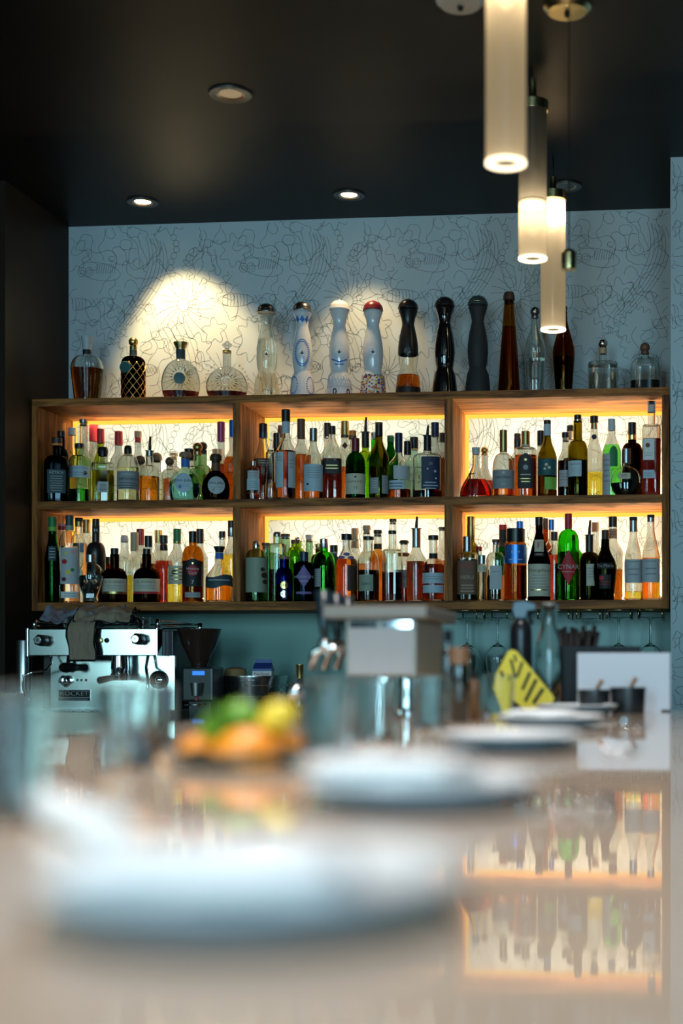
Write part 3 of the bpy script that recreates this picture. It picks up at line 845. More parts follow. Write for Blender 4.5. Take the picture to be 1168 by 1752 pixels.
# ---- upper right compartment
B('UR', 0, 814, 55, 766, 846, 792, 12, 778, 14, 'slope', lq='red', lv=821, cap=('flare', 'lgrey'), sy=.75,
  labs=[(806, 841, .05, 'dbrown', [], 'rect', -.35), (811, 813, .22, 'dbrown', [], 'rect', -.3)], label='bell-shaped decanter of red liquor with a dark cross on the glass', name='decanter')
B('UR', 2, 829, 46, 764, 846, 795, 11, 779, 13, 'slope', lq='red', lv=823, cap=('ball', 'oldgold', 'oldgold'), sy=.8, label='second bell-shaped decanter, golden stopper, behind the one with the cross', name='decanter')
B('UR', 0, 861, 38, 736, 806, 776, 12, 773, 13, 'round', lq='orange', lv=806, cap=('cyl', 'oldgold', 'black', .0),
  labs=[(806, 838, .97, 'grey', [('HENNESSY', 5.6, 'black', 819), ('V.S', 6, 'cream', 831), ('@', 2.5, 'cream', 811)]), (736, 741, .37, 'black')], label='amber bottle with a tall gold-brown foil and grey lettered label')
B('UR', 2, 885, 26, 742, 785, 772, 11, 768, 11.5, 'slope', lq='damber', lv=785, cap=('cyl', 'dbrown', 'black', .6), label='dark-sleeved bottle between the gold-foiled and the arch-labelled ones')
B('UR', 0, 899, 38, 738, 776, 766, 14, 764, 15, 'square', lq='amber', lv=780, cap=('cyl', 'oldgold', 'lgrey', .1), n=3,
  labs=[(778, 838, .70, 'black', [('@', 2.2, 'oldgold', 789), ('#1', 5, 'cream', 815), ('#2', 5, 'oldgold', 822), ('@', 4.4, 'grey', 802)], 'arch')], label='amber bottle with a black arch-topped label and olive-gold foil')
B('UR', 2, 925, 28, 737, 785, 766, 12, 763, 13, 'slope', lq='clear', lv=800, cap=('cyl', 'black', 'dbrown', .0), label='black-foiled bottle just left of the olive bottle with the pale neck band')
B('UR', 0, 936, 33, 719, 786, 748, 12, 746, 12.5, 'slope', g='olive', lq='brownish', lv=790, cap=('cyl', 'black'),
  labs=[(726, 746, .40, 'paleblue'), (787, 815, .96, 'teal', [('@', 2.6, 'cream', 797, -.1), ('@', 2.6, 'cream', 802, .2), ('@', 2.2, 'cream', 804, -.25)]), (818, 839, .62, 'lime', [], 'rect', .35)], label='olive-brown bottle with a pale neck band, dark teal label and green patch')
B('UR', 1, 967, 27, 740, 792, 766, 11, 756, 12.5, 'slope', lq='dred', lv=789, cap=('cork', 'tan', 'black'), labs=[(806, 834, .8, 'lgrey', [('#3', 5, 'grey', 813)])], label='clear bottle of dark red liquor with a black-topped tan stopper')
B('UR', 2, 975, 26, 728, 780, 760, 11, 752, 12, 'slope', lq='dark', lv=785, cap=('cyl', 'black', 'cream', .55), label='bottle with a ringed black sleeve behind the frosted olive one')
B('UR', 0, 988, 34, 710, 774, 754, 15, 722, 12.5, 'round', g='olive', lq='dark', lv=788, cap=('cyl', 'black', 'silver', .3),
  labs=[(790, 817, .66, 'paleblue', [('#1', 6, 'grey', 797), ('#3', 4, 'lgrey', 804)], 'rect', -.28)], label='olive-gold bottle with a long neck and a pale blue label set to one side')
B('UR', 1, 1016, 30, 712, 790, 738, 12, 734, 14, 'slope', lq='yellow', lv=809, cap=('cork', 'oldgold', 'black'), n=3, labs=[(744, 753, .3, 'navy', [], 'circ')], label='tall clear bottle with bright yellow liquid in its lower third')
B('UR', 1, 1046, 32, 717, 776, 740, 12, 737, 12.5, 'slope', lq='green', lv=762, cap=('cyl', 'paleblue'), labs=[(778, 850, .4, 'lgrey', [('#5', 9, 'grey', 790)], 'rect', -.55), (765, 800, .42, 'green', [], 'arch', .2)], label='clear bottle with a pale blue sleeve and green inside')
B('UR', 0, 1071, 54, 768, 830, 798, 13, 793, 15.5, body='ball', wb=30, lq='dark', lv=827, cap=('cyl', 'dsilver', 'oldgold', .0), sy=.62,
  labs=[(811, 821, .38, 'cream', [('XO', 6.5, 'dbrown', 816)], 'rect', -.12)], label='dark round flask with a small XO plate and short metal neck', name='decanter')
B('UR', 1, 1081, 36, 723, 778, 758, 14, 753, 14, 'round', g='dbrown', lq='damber', lv=790, cap=('cyl', 'black', 'gold', .28), label='dark brown bottle with gold rings on its black sleeve, behind the round flask')
B('UR', 0, 1114, 31, 687, 736, 727, 13, 706, 13.5, 'square', lq='dred', lv=752, cap=('cyl', 'lgrey', 'black', .0), n=6,
  labs=[(753, 789, .62, 'white', [('@', 4, 'brown', 764, -.1), ('#2', 4, 'lgrey', 778)], 'rect', -.3), (806, 820, .62, 'paleblue', [('#2', 4, 'grey', 812)], 'rect', -.3), (687, 693, .46, 'black')], label='tall square bottle of dark red liquor with two white labels, at the right end')

# ---- lower left compartment
B('DL', 0, 88, 26, 885, 960, 915, 13, 909, 14, 'slope', g='dgreen', lq='dark', lv=940, cap=('cyl', 'green', 'lime', .3), wb=24, labs=[(935, 960, .5, 'deepteal', [('#4', 5, 'lgrey', 940)])], label='slim blackish green bottle with a bright green cap, at the left end below')
B('DL', 1, 101, 26, 896, 945, 925, 11, 907, 12, 'slope', lq='clear', lv=950, cap=('cyl', 'pink', 'red', .6), label='bottle with a pink and red cap behind the green-capped slim one')
B('DL', 0, 119, 34, 882, 932, 909, 13.5, 907, 13.5, 'round', lq='clear', lv=935, cap=('cyl', 'deepteal', 'sage', .3),
  labs=[(938, 1000, .85, 'lgrey', [('@', 4.2, 'red', 962, -.45), ('@', 3.0, 'pink', 945, .35), ('@', 4.0, 'yellow', 980, -.1), ('@', 3.6, 'maroon', 992, -.5), ('@', 3.0, 'green', 976, .3), ('@', 2.4, 'yellow', 948, -.3)]), (1013, 1024, .8, 'white', [('#2', 4, 'grey', 1017)])],
  label='clear bottle decorated with red and yellow flowers above a white label')
B('DL', 1, 135, 28, 886, 940, 915, 13, 901, 13.5, 'round', lq='clear', lv=930, cap=('cyl', 'oldgold', 'black', .0), labs=[(886, 893, .5, 'black'), (930, 946, .6, 'paleblue')], label='black-topped gold sleeve bottle standing right behind the flowered one')
B('DL', 2, 148, 32, 889, 940, 918, 13, 912, 13, 'round', lq='clear', lv=930, cap=('cyl', 'oldgold'), label='clear bottle with an olive-gold sleeve, left of the all-black one')
B('DL', 2, 164, 32, 888, 948, 928, 12.5, 902, 12, 'round', opaque='black', cap=('cyl', 'black'), labs=[(900, 914, .34, 'black', [('H', 8, 'white', 908)])], y=.18, label='all black bottle with a white H on its neck')
SK = [(.55, 0), (.62, .03), (.60, .10), (.66, .18), (.80, .28), (.93, .40), (1, .52), (.98, .62), (.88, .71), (.68, .78), (.42, .815), (.32, .83), (.31, .90)]
def skull(root, zz, k, R, rn, H, mg):
    m_ = MB()
    for sx_ in (-1, 1):
        m_.ball((sx_ * R * .34, -R * .66, H * .44), R * .20, 0, 14, 8)
        m_.ball((sx_ * R * .52, -R * .56, H * .31), R * .14, 0, 12, 6)
    m_.add([(0, -R * .86, H * .40), (-R * .10, -R * .80, H * .29), (R * .10, -R * .80, H * .29)], [(0, 1, 2)])
    for i in range(6): m_.box((-.30 + i * .10) * R, (-.22 + i * .10) * R, -R * .64, -R * .56, H * .10, H * .19)
    m_.obj('face', MG('clear'), root)
B('DL', 0, 149, 46, 949, 1000, 970, 15, 962, 16, g='clear', lq='clear', lv=985, cap=('cyl', 'dsilver'), prof=SK, sy=.85, extra=skull, label='clear glass skull-shaped bottle with a metal cap', name='skull_bottle')
B('DL', 2, 179, 30, 953, 985, 975, 20, 965, 20, 'round', g='brown', lq='dark', lv=990, cap=('cyl', 'black'), label='dark jar-like bottle with a wide black lid between skull and amber bottle')
for xx, tp, band, lb in ((196, 938, 'oldgold', 'dark round-shouldered rum bottle with a cream label and gold strip, right of the skull'), (251, 939, 'red', 'dark round-shouldered rum bottle whose cream label carries a red strip')):
    B('DL', 0, xx, 45, tp, 992, 972, 15, 950, 13, 'round', g='dbrown', lq='damber', lv=990, cap=('cyl', 'black'),
      labs=[(991, 1013, .97, 'cream', [('EL DORADO', 5.4, 'brown', 997), ('#2', 4, 'grey', 1004)]), (1013, 1017, .97, band)], label=lb)
B('DL', 2, 213, 28, 915, 960, 940, 13, 928, 13, 'slope', lq='clear', lv=960, cap=('mush', 'lgrey'), label='clear bottle with a glassy stopper above the first rum bottle')
B('DL', 1, 230, 32, 911, 968, 946, 12.5, 943, 13.5, 'slope', lq='yellow', lv=985, cap=('cyl', 'tan'), label='pale yellow bottle with a tan sleeve between the two rum bottles')
B('DL', 2, 240, 26, 905, 958, 938, 12, 933, 13, 'slope', lq='clear', lv=975, cap=('cyl', 'maroon', 'brown', .0), label='bottle with a dark red sleeve behind the tan-sleeved one')
B('DL', 2, 254, 28, 917, 962, 942, 12, 936, 13, 'slope', lq='damber', lv=965, cap=('cyl', 'black'), label='bottle with a plain black cap directly above the red-strip rum label', y=.20)
B('DL', 2, 271, 26, 907, 958, 938, 12, 929, 13, 'slope', lq='clear', lv=965, cap=('cyl', 'oldgold'), label='bottle with a khaki sleeve behind the wavy red one', y=.295)
B('DL', 1, 280, 30, 916, 962, 944, 12, 942, 13.5, 'slope', lq='red', lv=960, cap=('cork', 'brown', 'black'), prof=[(.98, 0), (1, .02), (1.0, .1), (.9, .22), (.93, .36), (1, .48), (.98, .56), (.86, .62), (.6, .68), (.45, .73), (.43, .86)], label='wavy-sided bottle of red-amber liquor with a brown neck', y=.12)
B('DL', 2, 303, 32, 905, 960, 934, 12.5, 930, 13, 'slope', lq='yellow', lv=972, cap=('cyl', 'green', 'oldgold', .14), labs=[(969, 1000, .9, 'cream', [('@', 4, 'dbrown', 980, -.3), ('#4', 6, 'oldgold', 975)])], label='yellow-tinted bottle with a green cap and cream label left of the black-labelled rum')
B('DL', 0, 330, 36, 909, 956, 934, 13, 928, 13.5, 'round', g='cognac', lq='damber', lv=960, cap=('cyl', 'black'),
  labs=[(957, 1004, .97, 'black', [('@', 9, 'red', 977), ('Havana', 7.0, 'lgrey', 974), ('Club', 7.0, 'lgrey', 981.5), ('7', 9, 'white', 997), ('@', 1.4, 'gold', 965)], 'arch'), (1014, 1023, .7, 'grey', [('#2', 4, 'lgrey', 1018)])], label='amber rum bottle with a black arched label bearing a red disc and a 7')
B('DL', 2, 342, 27, 905, 956, 936, 11.5, 930, 12.5, 'slope', lq='clear', lv=970, cap=('cyl', 'black'), label='tall black-sleeved bottle looking over the black-labelled rum')
B('DL', 2, 380, 26, 909, 955, 936, 10.5, 923, 11, 'slope', lq='clear', lv=965, cap=('cyl', 'black', 'silver', .15), label='bottle with a black cap edged in silver behind the flared stopper')
B('DL', 0, 375, 46, 935, 992, 958, 13, 945, 19, 'slope', lq='orange', lv=992, cap=('flare', 'black'), sy=.8,
  labs=[(986, 1005, .97, 'deepteal', [('#1', 5, 'lgrey', 994)], 'wave'), (946, 957, .34, 'blue')], label='broad sloping bottle with a flared black stopper and wavy dark band')
B('DL', 1, 396, 32, 891, 955, 924, 12, 918, 12.5, 'slope', lq='yellow', lv=950, cap=('cyl', 'black', 'dsilver', .55), label='tall black-capped bottle of yellow liquid touching the first upright')

# ---- lower middle compartment
B('DM', 0, 432, 36, 925, 956, 940, 11, 938, 12, 'round', g='sage', lq='green', lv=1012, cap=('mush', 'silver'),
  labs=[(955, 1014, .97, 'sage', [('@', 5, 'dbrown', 985, .75), ('@', 3.5, 'dbrown', 975, .6), ('@', 4, 'dbrown', 996, .8)])], label='bottle wrapped in a sage green label with a dark plant, glass knob on top')
B('DM', 2, 446, 26, 939, 965, 955, 11, 945, 12, 'round', g='smoke', lq='clear', lv=985, cap=('cyl', 'black'), label='low bottle with a small black cap behind the sage-wrapped one')
B('DM', 1, 455, 30, 929, 968, 952, 12, 938, 14, 'round', g='sage', lq='clear', lv=985, cap=('cork', 'cork', 'brown'), label='clear bottle with a brown-headed cork left of the wood-stoppered blue one')
B('DM', 2, 474, 34, 910, 940, 930, 13, 918, 13, 'square', g='aqua', lq='clear', lv=930, cap=('mush', 'dsilver'), label='pale aqua bottle with a metal stopper in the rear row')
B('DM', 1, 488, 36, 914, 962, 945, 15, 922, 16, 'round', g='sage', lq='clear', lv=975, cap=('cork', 'lgrey', 'brown'), label='grey-green bottle with a wide corked neck right behind the blue one')
B('DM', 0, 473, 36, 952, 988, 972, 16, 957, 18, 'round', g='blue', lq='clear', lv=1000, cap=('cyl', 'wood'),
  labs=[(994, 1026, .26, 'navy', [('@', 6.4, 'gold', 1002), ('H', 7, 'dbrown', 1002), ('@', 6.2, 'silver', 1017)], 'rect', .04)], label='deep blue bottle with a gold and a silver seal and a wooden stopper')
B('DM', 2, 510, 25, 918, 955, 938, 11, 926, 12, 'round', g='lime', lq='lime', lv=945, cap=('mush', 'silver'), y=.295, label='bottle with a silver knob behind the red-brown cap')
B('DM', 2, 505, 26, 924, 955, 936, 13, 930, 14.5, 'round', g='lime', lq='lime', lv=942, cap=('cyl', 'brown'), y=.22, label='light green bottle with a flat red-brown cap')
B('DM', 2, 529, 28, 915, 965, 945, 12, 928, 13, 'slope', g='sage', lq='lime', lv=965, cap=('cork', 'cork', 'lgrey'), label='clear green-tinted bottle with a cork, left of the silver-capped green one')
B('DM', 0, 511, 41, 944, 972, 962, 14, 960, 14.5, 'square', g='navy', lq='clear', lv=985, cap=('cyl', 'navy'),
  labs=[(968, 1006, .72, 'purple', [("HENDRICK'S", 5.6, 'lgrey', 988), ('#1', 4, 'lgrey', 996)], 'diamond'), (1013, 1017, .72, 'purple')], label='blackish apothecary bottle with a purple diamond label, between blue and green bottles')
B('DM', 0, 554, 39, 922, 971, 944, 14, 938, 14, 'round', g='green', lq='clear', lv=965, cap=('cyl', 'silver', 'dsilver', .5),
  labs=[(974, 1005, .34, 'grey', [('#7', 4, 'lgrey', 979)], 'rect', -.58)], label='bright green gin bottle with a silver screw cap')
B('DM', 1, 545, 26, 931, 960, 948, 11, 941, 12, 'round', g='brown', lq='dark', lv=975, cap=('cork', 'cork', 'oldgold'), label='bottle with an olive cork seen left of the silver screw cap')
B('DM', 1, 571, 26, 933, 965, 952, 12, 947, 13.5, 'round', g='smoke', lq='amber', lv=975, cap=('cyl', 'black', 'lgrey', .15), label='bottle with a ringed black cap right of the green gin bottle')
B('DM', 0, 593, 37, 914, 965, 935, 14, 924, 18.5, 'slope', lq='orange', lv=957, cap=('cyl', 'black'),
  labs=[(952, 957, .3, 'purple', [], 'circ', -.45), (952, 958, .3, 'purple', [], 'circ', .4), (946, 952, .3, 'purple', [], 'circ'), (968, 1012, .45, 'dbrown', [], 'rect', .5)], label='orange liquor bottle with purple flowers around its shoulder')
B('DM', 2, 607, 28, 904, 955, 936, 13, 925, 13, 'slope', lq='amber', lv=965, cap=('cork', 'cork', 'cork'), labs=[(926, 938, .5, 'tan')], label='bottle with plain cork and tan neck label, rear row right of the flowers')
B('DM', 2, 627, 28, 899, 955, 938, 12, 914, 13, 'slope', lq='amber', lv=965, cap=('cork', 'cork', 'tan'), label='bottle with the palest cork, above the bottle with the crooked label')
B('DM', 0, 630, 36, 918, 962, 944, 16, 924, 18.5, 'round', lq='dark', lv=976, cap=('cyl', 'black'),
  labs=[(984, 1012, .66, 'sage', [('CERO', 6, 'black', 1000), ('#1', 4, 'grey', 1007)], 'rect', -.2)], label='dark liquor bottle with a sage label and broad black cap')
B('DM', 1, 646, 30, 907, 958, 938, 13.5, 918, 14, 'slope', lq='amber', lv=930, cap=('cork', 'cork', 'dbrown'), labs=[(931, 940, .46, 'dbrown')], label='amber-necked bottle with a brown stopper and brown neck ring')
B('DM', 2, 672, 28, 888, 950, 928, 12, 897, 12.5, 'slope', lq='clear', lv=965, cap=('cork', 'cork', 'black'), label='tallest corked bottle of the lower middle compartment, black head')
B('DM', 1, 671, 35, 908, 950, 940, 13, 914, 14, 'square', lq='dred', lv=980, cap=('cyl', 'black'), n=4, label='square-shouldered clear bottle two-thirds full of dark red liquor')
B('DM', 0, 691, 39, 924, 973, 946, 13, 932, 17, 'round', lq='damber', lv=976, cap=('mush', 'black'),
  labs=[(977, 1007, .9, 'grey', [('WILD TURKEY', 4.6, 'black', 988), ('BOLD', 5, 'cream', 996), ('@', 1.4, 'lgrey', 981)]), (946, 953, .5, 'brown')], label='bourbon bottle with a rounded black stopper and grey rectangular label')
B('DM', 1, 712, 34, 884, 960, 938, 15, 937, 14.5, 'slope', lq='damber', lv=961, cap=('pour', 'dsilver', 904), label='amber bottle with grey foil and a tall black pourer')
B('DM', 0, 741, 38, 916, 974, 956, 14, 924, 17.5, 'round', lq='damber', lv=966, cap=('cyl', 'black'),
  labs=[(981, 999, .95, 'paleblue', [('#2', 4, 'grey', 988)]), (1002, 1015, .9, 'paleblue'), (947, 956, .46, 'black')], label='red-amber bottle with a shiny split label beside the second upright')
B('DM', 2, 756, 26, 902, 950, 930, 11, 908, 12.5, 'slope', lq='amber', lv=960, cap=('cork', 'cork', 'black'), label='amber bottle with a flat black stopper cut off by the second upright')

# ---- lower right compartment
B('DR', 0, 799, 37, 918, 958, 946, 14, 944, 14, 'square', lq='dark', lv=958, cap=('cyl', 'dsilver', 'lgrey', .0), n=4,
  labs=[(960, 1018, .92, 'brown', [('HERU', 9, 'tan', 989), ('#2', 4, 'red', 967), ('#3', 5, 'tan', 1003)])], label='dark squarish bottle with a full brown label, next to the second upright')
B('DR', 2, 805, 28, 884, 940, 926, 12.5, 921, 13, 'slope', g='olive', lq='pale', lv=950, cap=('cyl', 'oldgold', 'olive' if 'olive' in PC else 'oldgold', .6), label='bottle with a long olive-gold sleeve against the bright wallpaper at left')
B('DR', 2, 819, 22, 935, 960, 950, 10, 943, 10, 'slope', lq='clear', lv=975, cap=('cyl', 'red'), label='small bottle with a red cap behind the slim tan one')
B('DR', 0, 824, 15, 950, 972, 965, 11.5, 965, 12.5, 'round', g='clear', lq='brownish', lv=975, cap=('cyl', 'dsilver'), labs=[(967, 979, .9, 'cream')], label='slim miniature bottle of tan liqueur with a cream neck band')
B('DR', 0, 848, 33, 923, 960, 945, 11, 932, 13, 'round', lq='brownish', lv=985, cap=('cork', 'dsilver', 'brown'), n=3,
  labs=[(969, 1009, .62, 'lgrey', [('#1', 6, 'grey', 980)])], label='clear bottle with a plain pale grey label left of the blue jar')
B('DR', 2, 860, 28, 898, 940, 925, 12.5, 907, 13.5, 'slope', g='dgreen', lq='green', lv=940, cap=('cyl', 'red'), labs=[(908, 937, .48, 'black')], label='red-topped bottle with a dark sleeve between pale label and blue jar')
B('DR', 0, 882, 37, 905, 934, 930, 31, 927, 32, 'square', g='cognac', lq='brownish', lv=968, cap=('cyl', 'black'),
  labs=[(933, 965, .98, 'bluefoil', [('NDY', 7, 'white', 946), ('ZX', 6, 'white', 953), ('#1', 4, 'white', 959)])], label='wide jar-shaped bottle with a black lid and bright blue band')
B('DR', 2, 889, 26, 892, 940, 925, 11, 905, 12, 'slope', lq='clear', lv=950, cap=('cyl', 'bluefoil'), label='bottle with a dark blue cap just above the blue-banded jar')
B('DR', 0, 922, 39, 885, 962, 912, 12.5, 899, 13.5, 'cone', g='dbrown', lq='dark', lv=950, cap=('cyl', 'black'),
  labs=[(924, 945, .40, 'cream', [('F', 15, 'red', 934.5)]), (966, 1021, .97, 'cream', [('Frangelico', 8.5, 'brown', 977), ('#5', 5, 'grey', 986), ('#1', 6, 'gold', 1011)]), (947, 953, .42, 'dbrown', [('#1', 4, 'lgrey', 950)])], label='brown cone-shouldered liqueur bottle with a red F above a cream label')
B('DR', 2, 933, 22, 887, 940, 925, 9, 905, 9.5, 'slope', g='amberglass', lq='amber', lv=945, cap=('cyl', 'brown'), label='thin brown-capped bottle right beside the cone-shouldered one', y=.245)
B('DR', 2, 943, 26, 889, 938, 920, 9, 907, 9.5, 'slope', lq='clear', lv=965, cap=('cyl', 'bluefoil'), label='clear bottle with a small blue cap left of the green red-capped bottle', y=.30)
B('DR', 1, 948, 28, 910, 948, 935, 11, 925, 12, 'slope', lq='red', lv=950, cap=('cyl', 'dbrown'), label='bottle of scarlet liquid glowing left of the green red-capped bottle')
B('DR', 0, 972, 37, 879, 932, 907, 12, 905, 12.5, 'round', g='green', lq='brownish', lv=945, cap=('cyl', 'red'),
  labs=[(942, 1002, .80, 'red', [('CYNAR', 10.5, 'lgrey', 971), ('#1', 4, 'pink', 980)], 'diamond')], label='bright green aperitif bottle with a red cap and red diamond label')
B('DR', 2, 984, 26, 915, 950, 935, 9, 925, 9.5, 'slope', g='green', lq='red', lv=960, cap=('cyl', 'red'), label='smaller red-capped bottle behind the one with the red diamond')
B('DR', 1, 1008, 34, 890, 962, 945, 13, 945, 13.5, 'round', g='dolive', lq='dark', lv=960, cap=('pour', 'black', 915), labs=[(966, 1003, .4, 'cream', [('#4', 5, 'grey', 974)], 'rect', .1)], label='olive-brown wine bottle with a black pourer and a narrow cream label', y=.12)
B('DR', 2, 1018, 28, 894, 950, 930, 12, 910, 13, 'slope', lq='clear', lv=965, cap=('flare', 'cork'), label='clear bottle with a flared cork behind the black pourer')
TM = [(.72, 0), (.76, .02), (.84, .15), (.95, .30), (1, .42), (.97, .50), (.82, .58), (.58, .65), (.42, .71), (.36, .77), (.34, .87)]
B('DR', 0, 1035, 40, 907, 970, 935, 13, 931, 12.5, g='dolive', lq='dark', lv=955, cap=('cyl', 'dbrown'), prof=TM,
  labs=[(964, 974, .66, 'black', [('Tia Maria', 7.5, 'grey', 969)]), (984, 1008, .5, 'black', [('@', 4, 'red', 990, -.3), ('#2', 4, 'red', 997)])], label='black curvy liqueur bottle with script lettering and a red splash')
B('DR', 1, 1048, 34, 884, 945, 924, 14.5, 902, 14.5, 'slope', lq='amber', lv=975, cap=('cyl', 'black'), labs=[(905, 922, .44, 'tan', [('#2', 4, 'brown', 911)])], label='clear bottle with a black cap and tan neck label behind the curvy black one')
B('DR', 0, 1083, 30, 885, 962, 912, 13, 910, 13.5, 'slope', lq='yellow', lv=1012, cap=('cyl', 'dsilver', 'black', .0),
  labs=[(958, 998, .97, 'lgrey', [('#1', 6, 'grey', 963), ('#2', 9, 'grey', 976)]), (885, 891, .46, 'black')], label='clear sloping bottle with a grey label and grey foil, left one of the matching pair')
B('DR', 0, 1113, 31, 881, 962, 900, 12, 893, 12.5, 'slope', lq='orange', lv=955, cap=('cyl', 'dsilver', 'black', .0),
  labs=[(957, 997, .97, 'lgrey', [('#1', 6, 'grey', 962), ('#2', 9, 'grey', 975)]), (881, 886, .42, 'black')], label='sloping bottle of orange liquor with a grey label, at the right end below')

# ---- on top of the shelf
B('T', 0, 149, 55, 576, 632, 608, 14, 599, 20, 'round', lq='amber', lv=631, cap=('flare', 'lgrey'), wb=42, y=.12, sy=.62, labs=[(594, 607, .29, 'black'), (632, 662, .42, 'tan', [('33', 11, 'cream', 640), ('#3', 5, 'cream', 650)], 'rect', -.1)][:1],
  label='tapered whisky decanter of amber with frosted stopper, at the left end on top', name='decanter')
def net(root, zz, k, R, rn, H, mg):
    m_ = MB()
    for d in (1, -1):
        for q in range(10):
            m_.tube([((R + .001) * math.cos(a), (R + .001) * math.sin(a), .004 + (zz(622) - .004) * i / 16) for i in range(17) for a in [2 * math.pi * q / 10 + d * i * .16]], .0011, 5)
    m_.obj('gold_netting', MP('gold'), root)
    s_ = MB().lathe([(0, 0), (.022, 0), (.024, .002), (.021, .004), (0, .0045)], 24, 0, (-R * .62, -R * .86, zz(632)), axis=(-.45, -1, 0), smooth=False)
    s_.obj('wax_seal', MP('teal'), root)
B('T', 0, 228, 40, 577, 622, 610, 12, 600, 16, 'round', g='dbrown', lq='damber', lv=622, cap=('ball', 'gold', 'oldgold'), y=.12, extra=net, labs=[(600, 611, .33, 'deepteal')], label='dark brown bottle wrapped in gold netting with a round teal seal')
def ribs(nn, nm, rr, zc_, zr, yy, seal):
    def f(root, zz, k, R, rn, H, mg):
        m_ = MB()
        for q in range(nn):
            a = math.pi * (q + .5) / nn * 1.0
            for s_ in (-1, 1):
                pts = [(s_ * R * math.sin(a) * t, -R * yy * math.sqrt(max(0, 1 - t * t)) * .98 - .001, zz(zc_) + (zz(zr) - zz(zc_)) * math.cos(a) * t) for t in [.42, .6, .78, .93]]
                m_.tube(pts, .0016, 5)
        m_.obj('fluting', MG('clear'), root)
        if seal:
            MB().lathe([(0, 0), (.021, 0), (.023, .002), (0, .003)], 24, 0, (-.004, -R * yy - .001, zz(zc_ + 2)), axis=(0, -1, 0), smooth=False).obj('seal', MP(seal), root)
        else:
            MB().lathe([(.022, 0), (.024, .004), (.018, .007), (.012, .005), (0, .008)], 24, 0, (0, -R * yy - .001, zz(zc_)), axis=(0, -1, 0)).obj('medallion', MG('clear'), root)
            for s_ in (-1, 1):             # glass beads up both sides
                for q in range(13):
                    a = math.radians(12 + q * 11)
                    m2 = MB() if q == 0 and s_ == -1 else m2
                    m2.ball((s_ * R * 1.03 * math.sin(a), 0, zz(zc_) - (zz(615) - zz(zc_)) * math.cos(a) * .92), .0042, 0, 8, 6)
            m2.obj('beading', MG('clear'), root)
    return f
B('T', 0, 309, 65, 586, 660, 615, 15, 599, 24, body='ball', wb=46, lq='dred', lv=670, cap=('flare', 'oldgold'), y=.12, sy=.45, extra=ribs(9, 'x', 1, 648, 618, .45, 'teal'), labs=[(599, 615, .24, 'deepteal')], label='round fluted cognac flask with a dark green oval seal', name='decanter')
def crystal(root, zz, k, R, rn, H, mg):
    ribs(9, 'x', 1, 655, 630, .45, None)(root, zz, k, R, rn, H, mg)
    m_ = MB()
    for (dx, dz, r_) in ((0, 0, .011), (-.012, .022, .007), (.012, .022, .007), (0, .030, .009), (0, .014, .010)):
        m_.ball((dx, 0, zz(600) + dz), r_, 0, 12, 8)
    m_.obj('crystal_stopper', MG('clear'), root)
B('T', 0, 388, 70, 600, 662, 628, 14, 604, 15, body='ball', wb=52, lq='dred', lv=671, cap=('cyl', 'oldgold', 'gold', .2), y=.12, sy=.45, extra=crystal, label='crystal cognac decanter with beaded sides and a fleur stopper', name='decanter')
CA_ = [(1, 0), (1.0, .012), (.96, .10), (.86, .22), (.68, .275), (.66, .30), (.74, .36), (.80, .44), (.78, .53), (.66, .64), (.50, .735), (.46, .76), (.54, .82), (.70, .885), (.74, .895), (.70, .900), (.62, .955)]
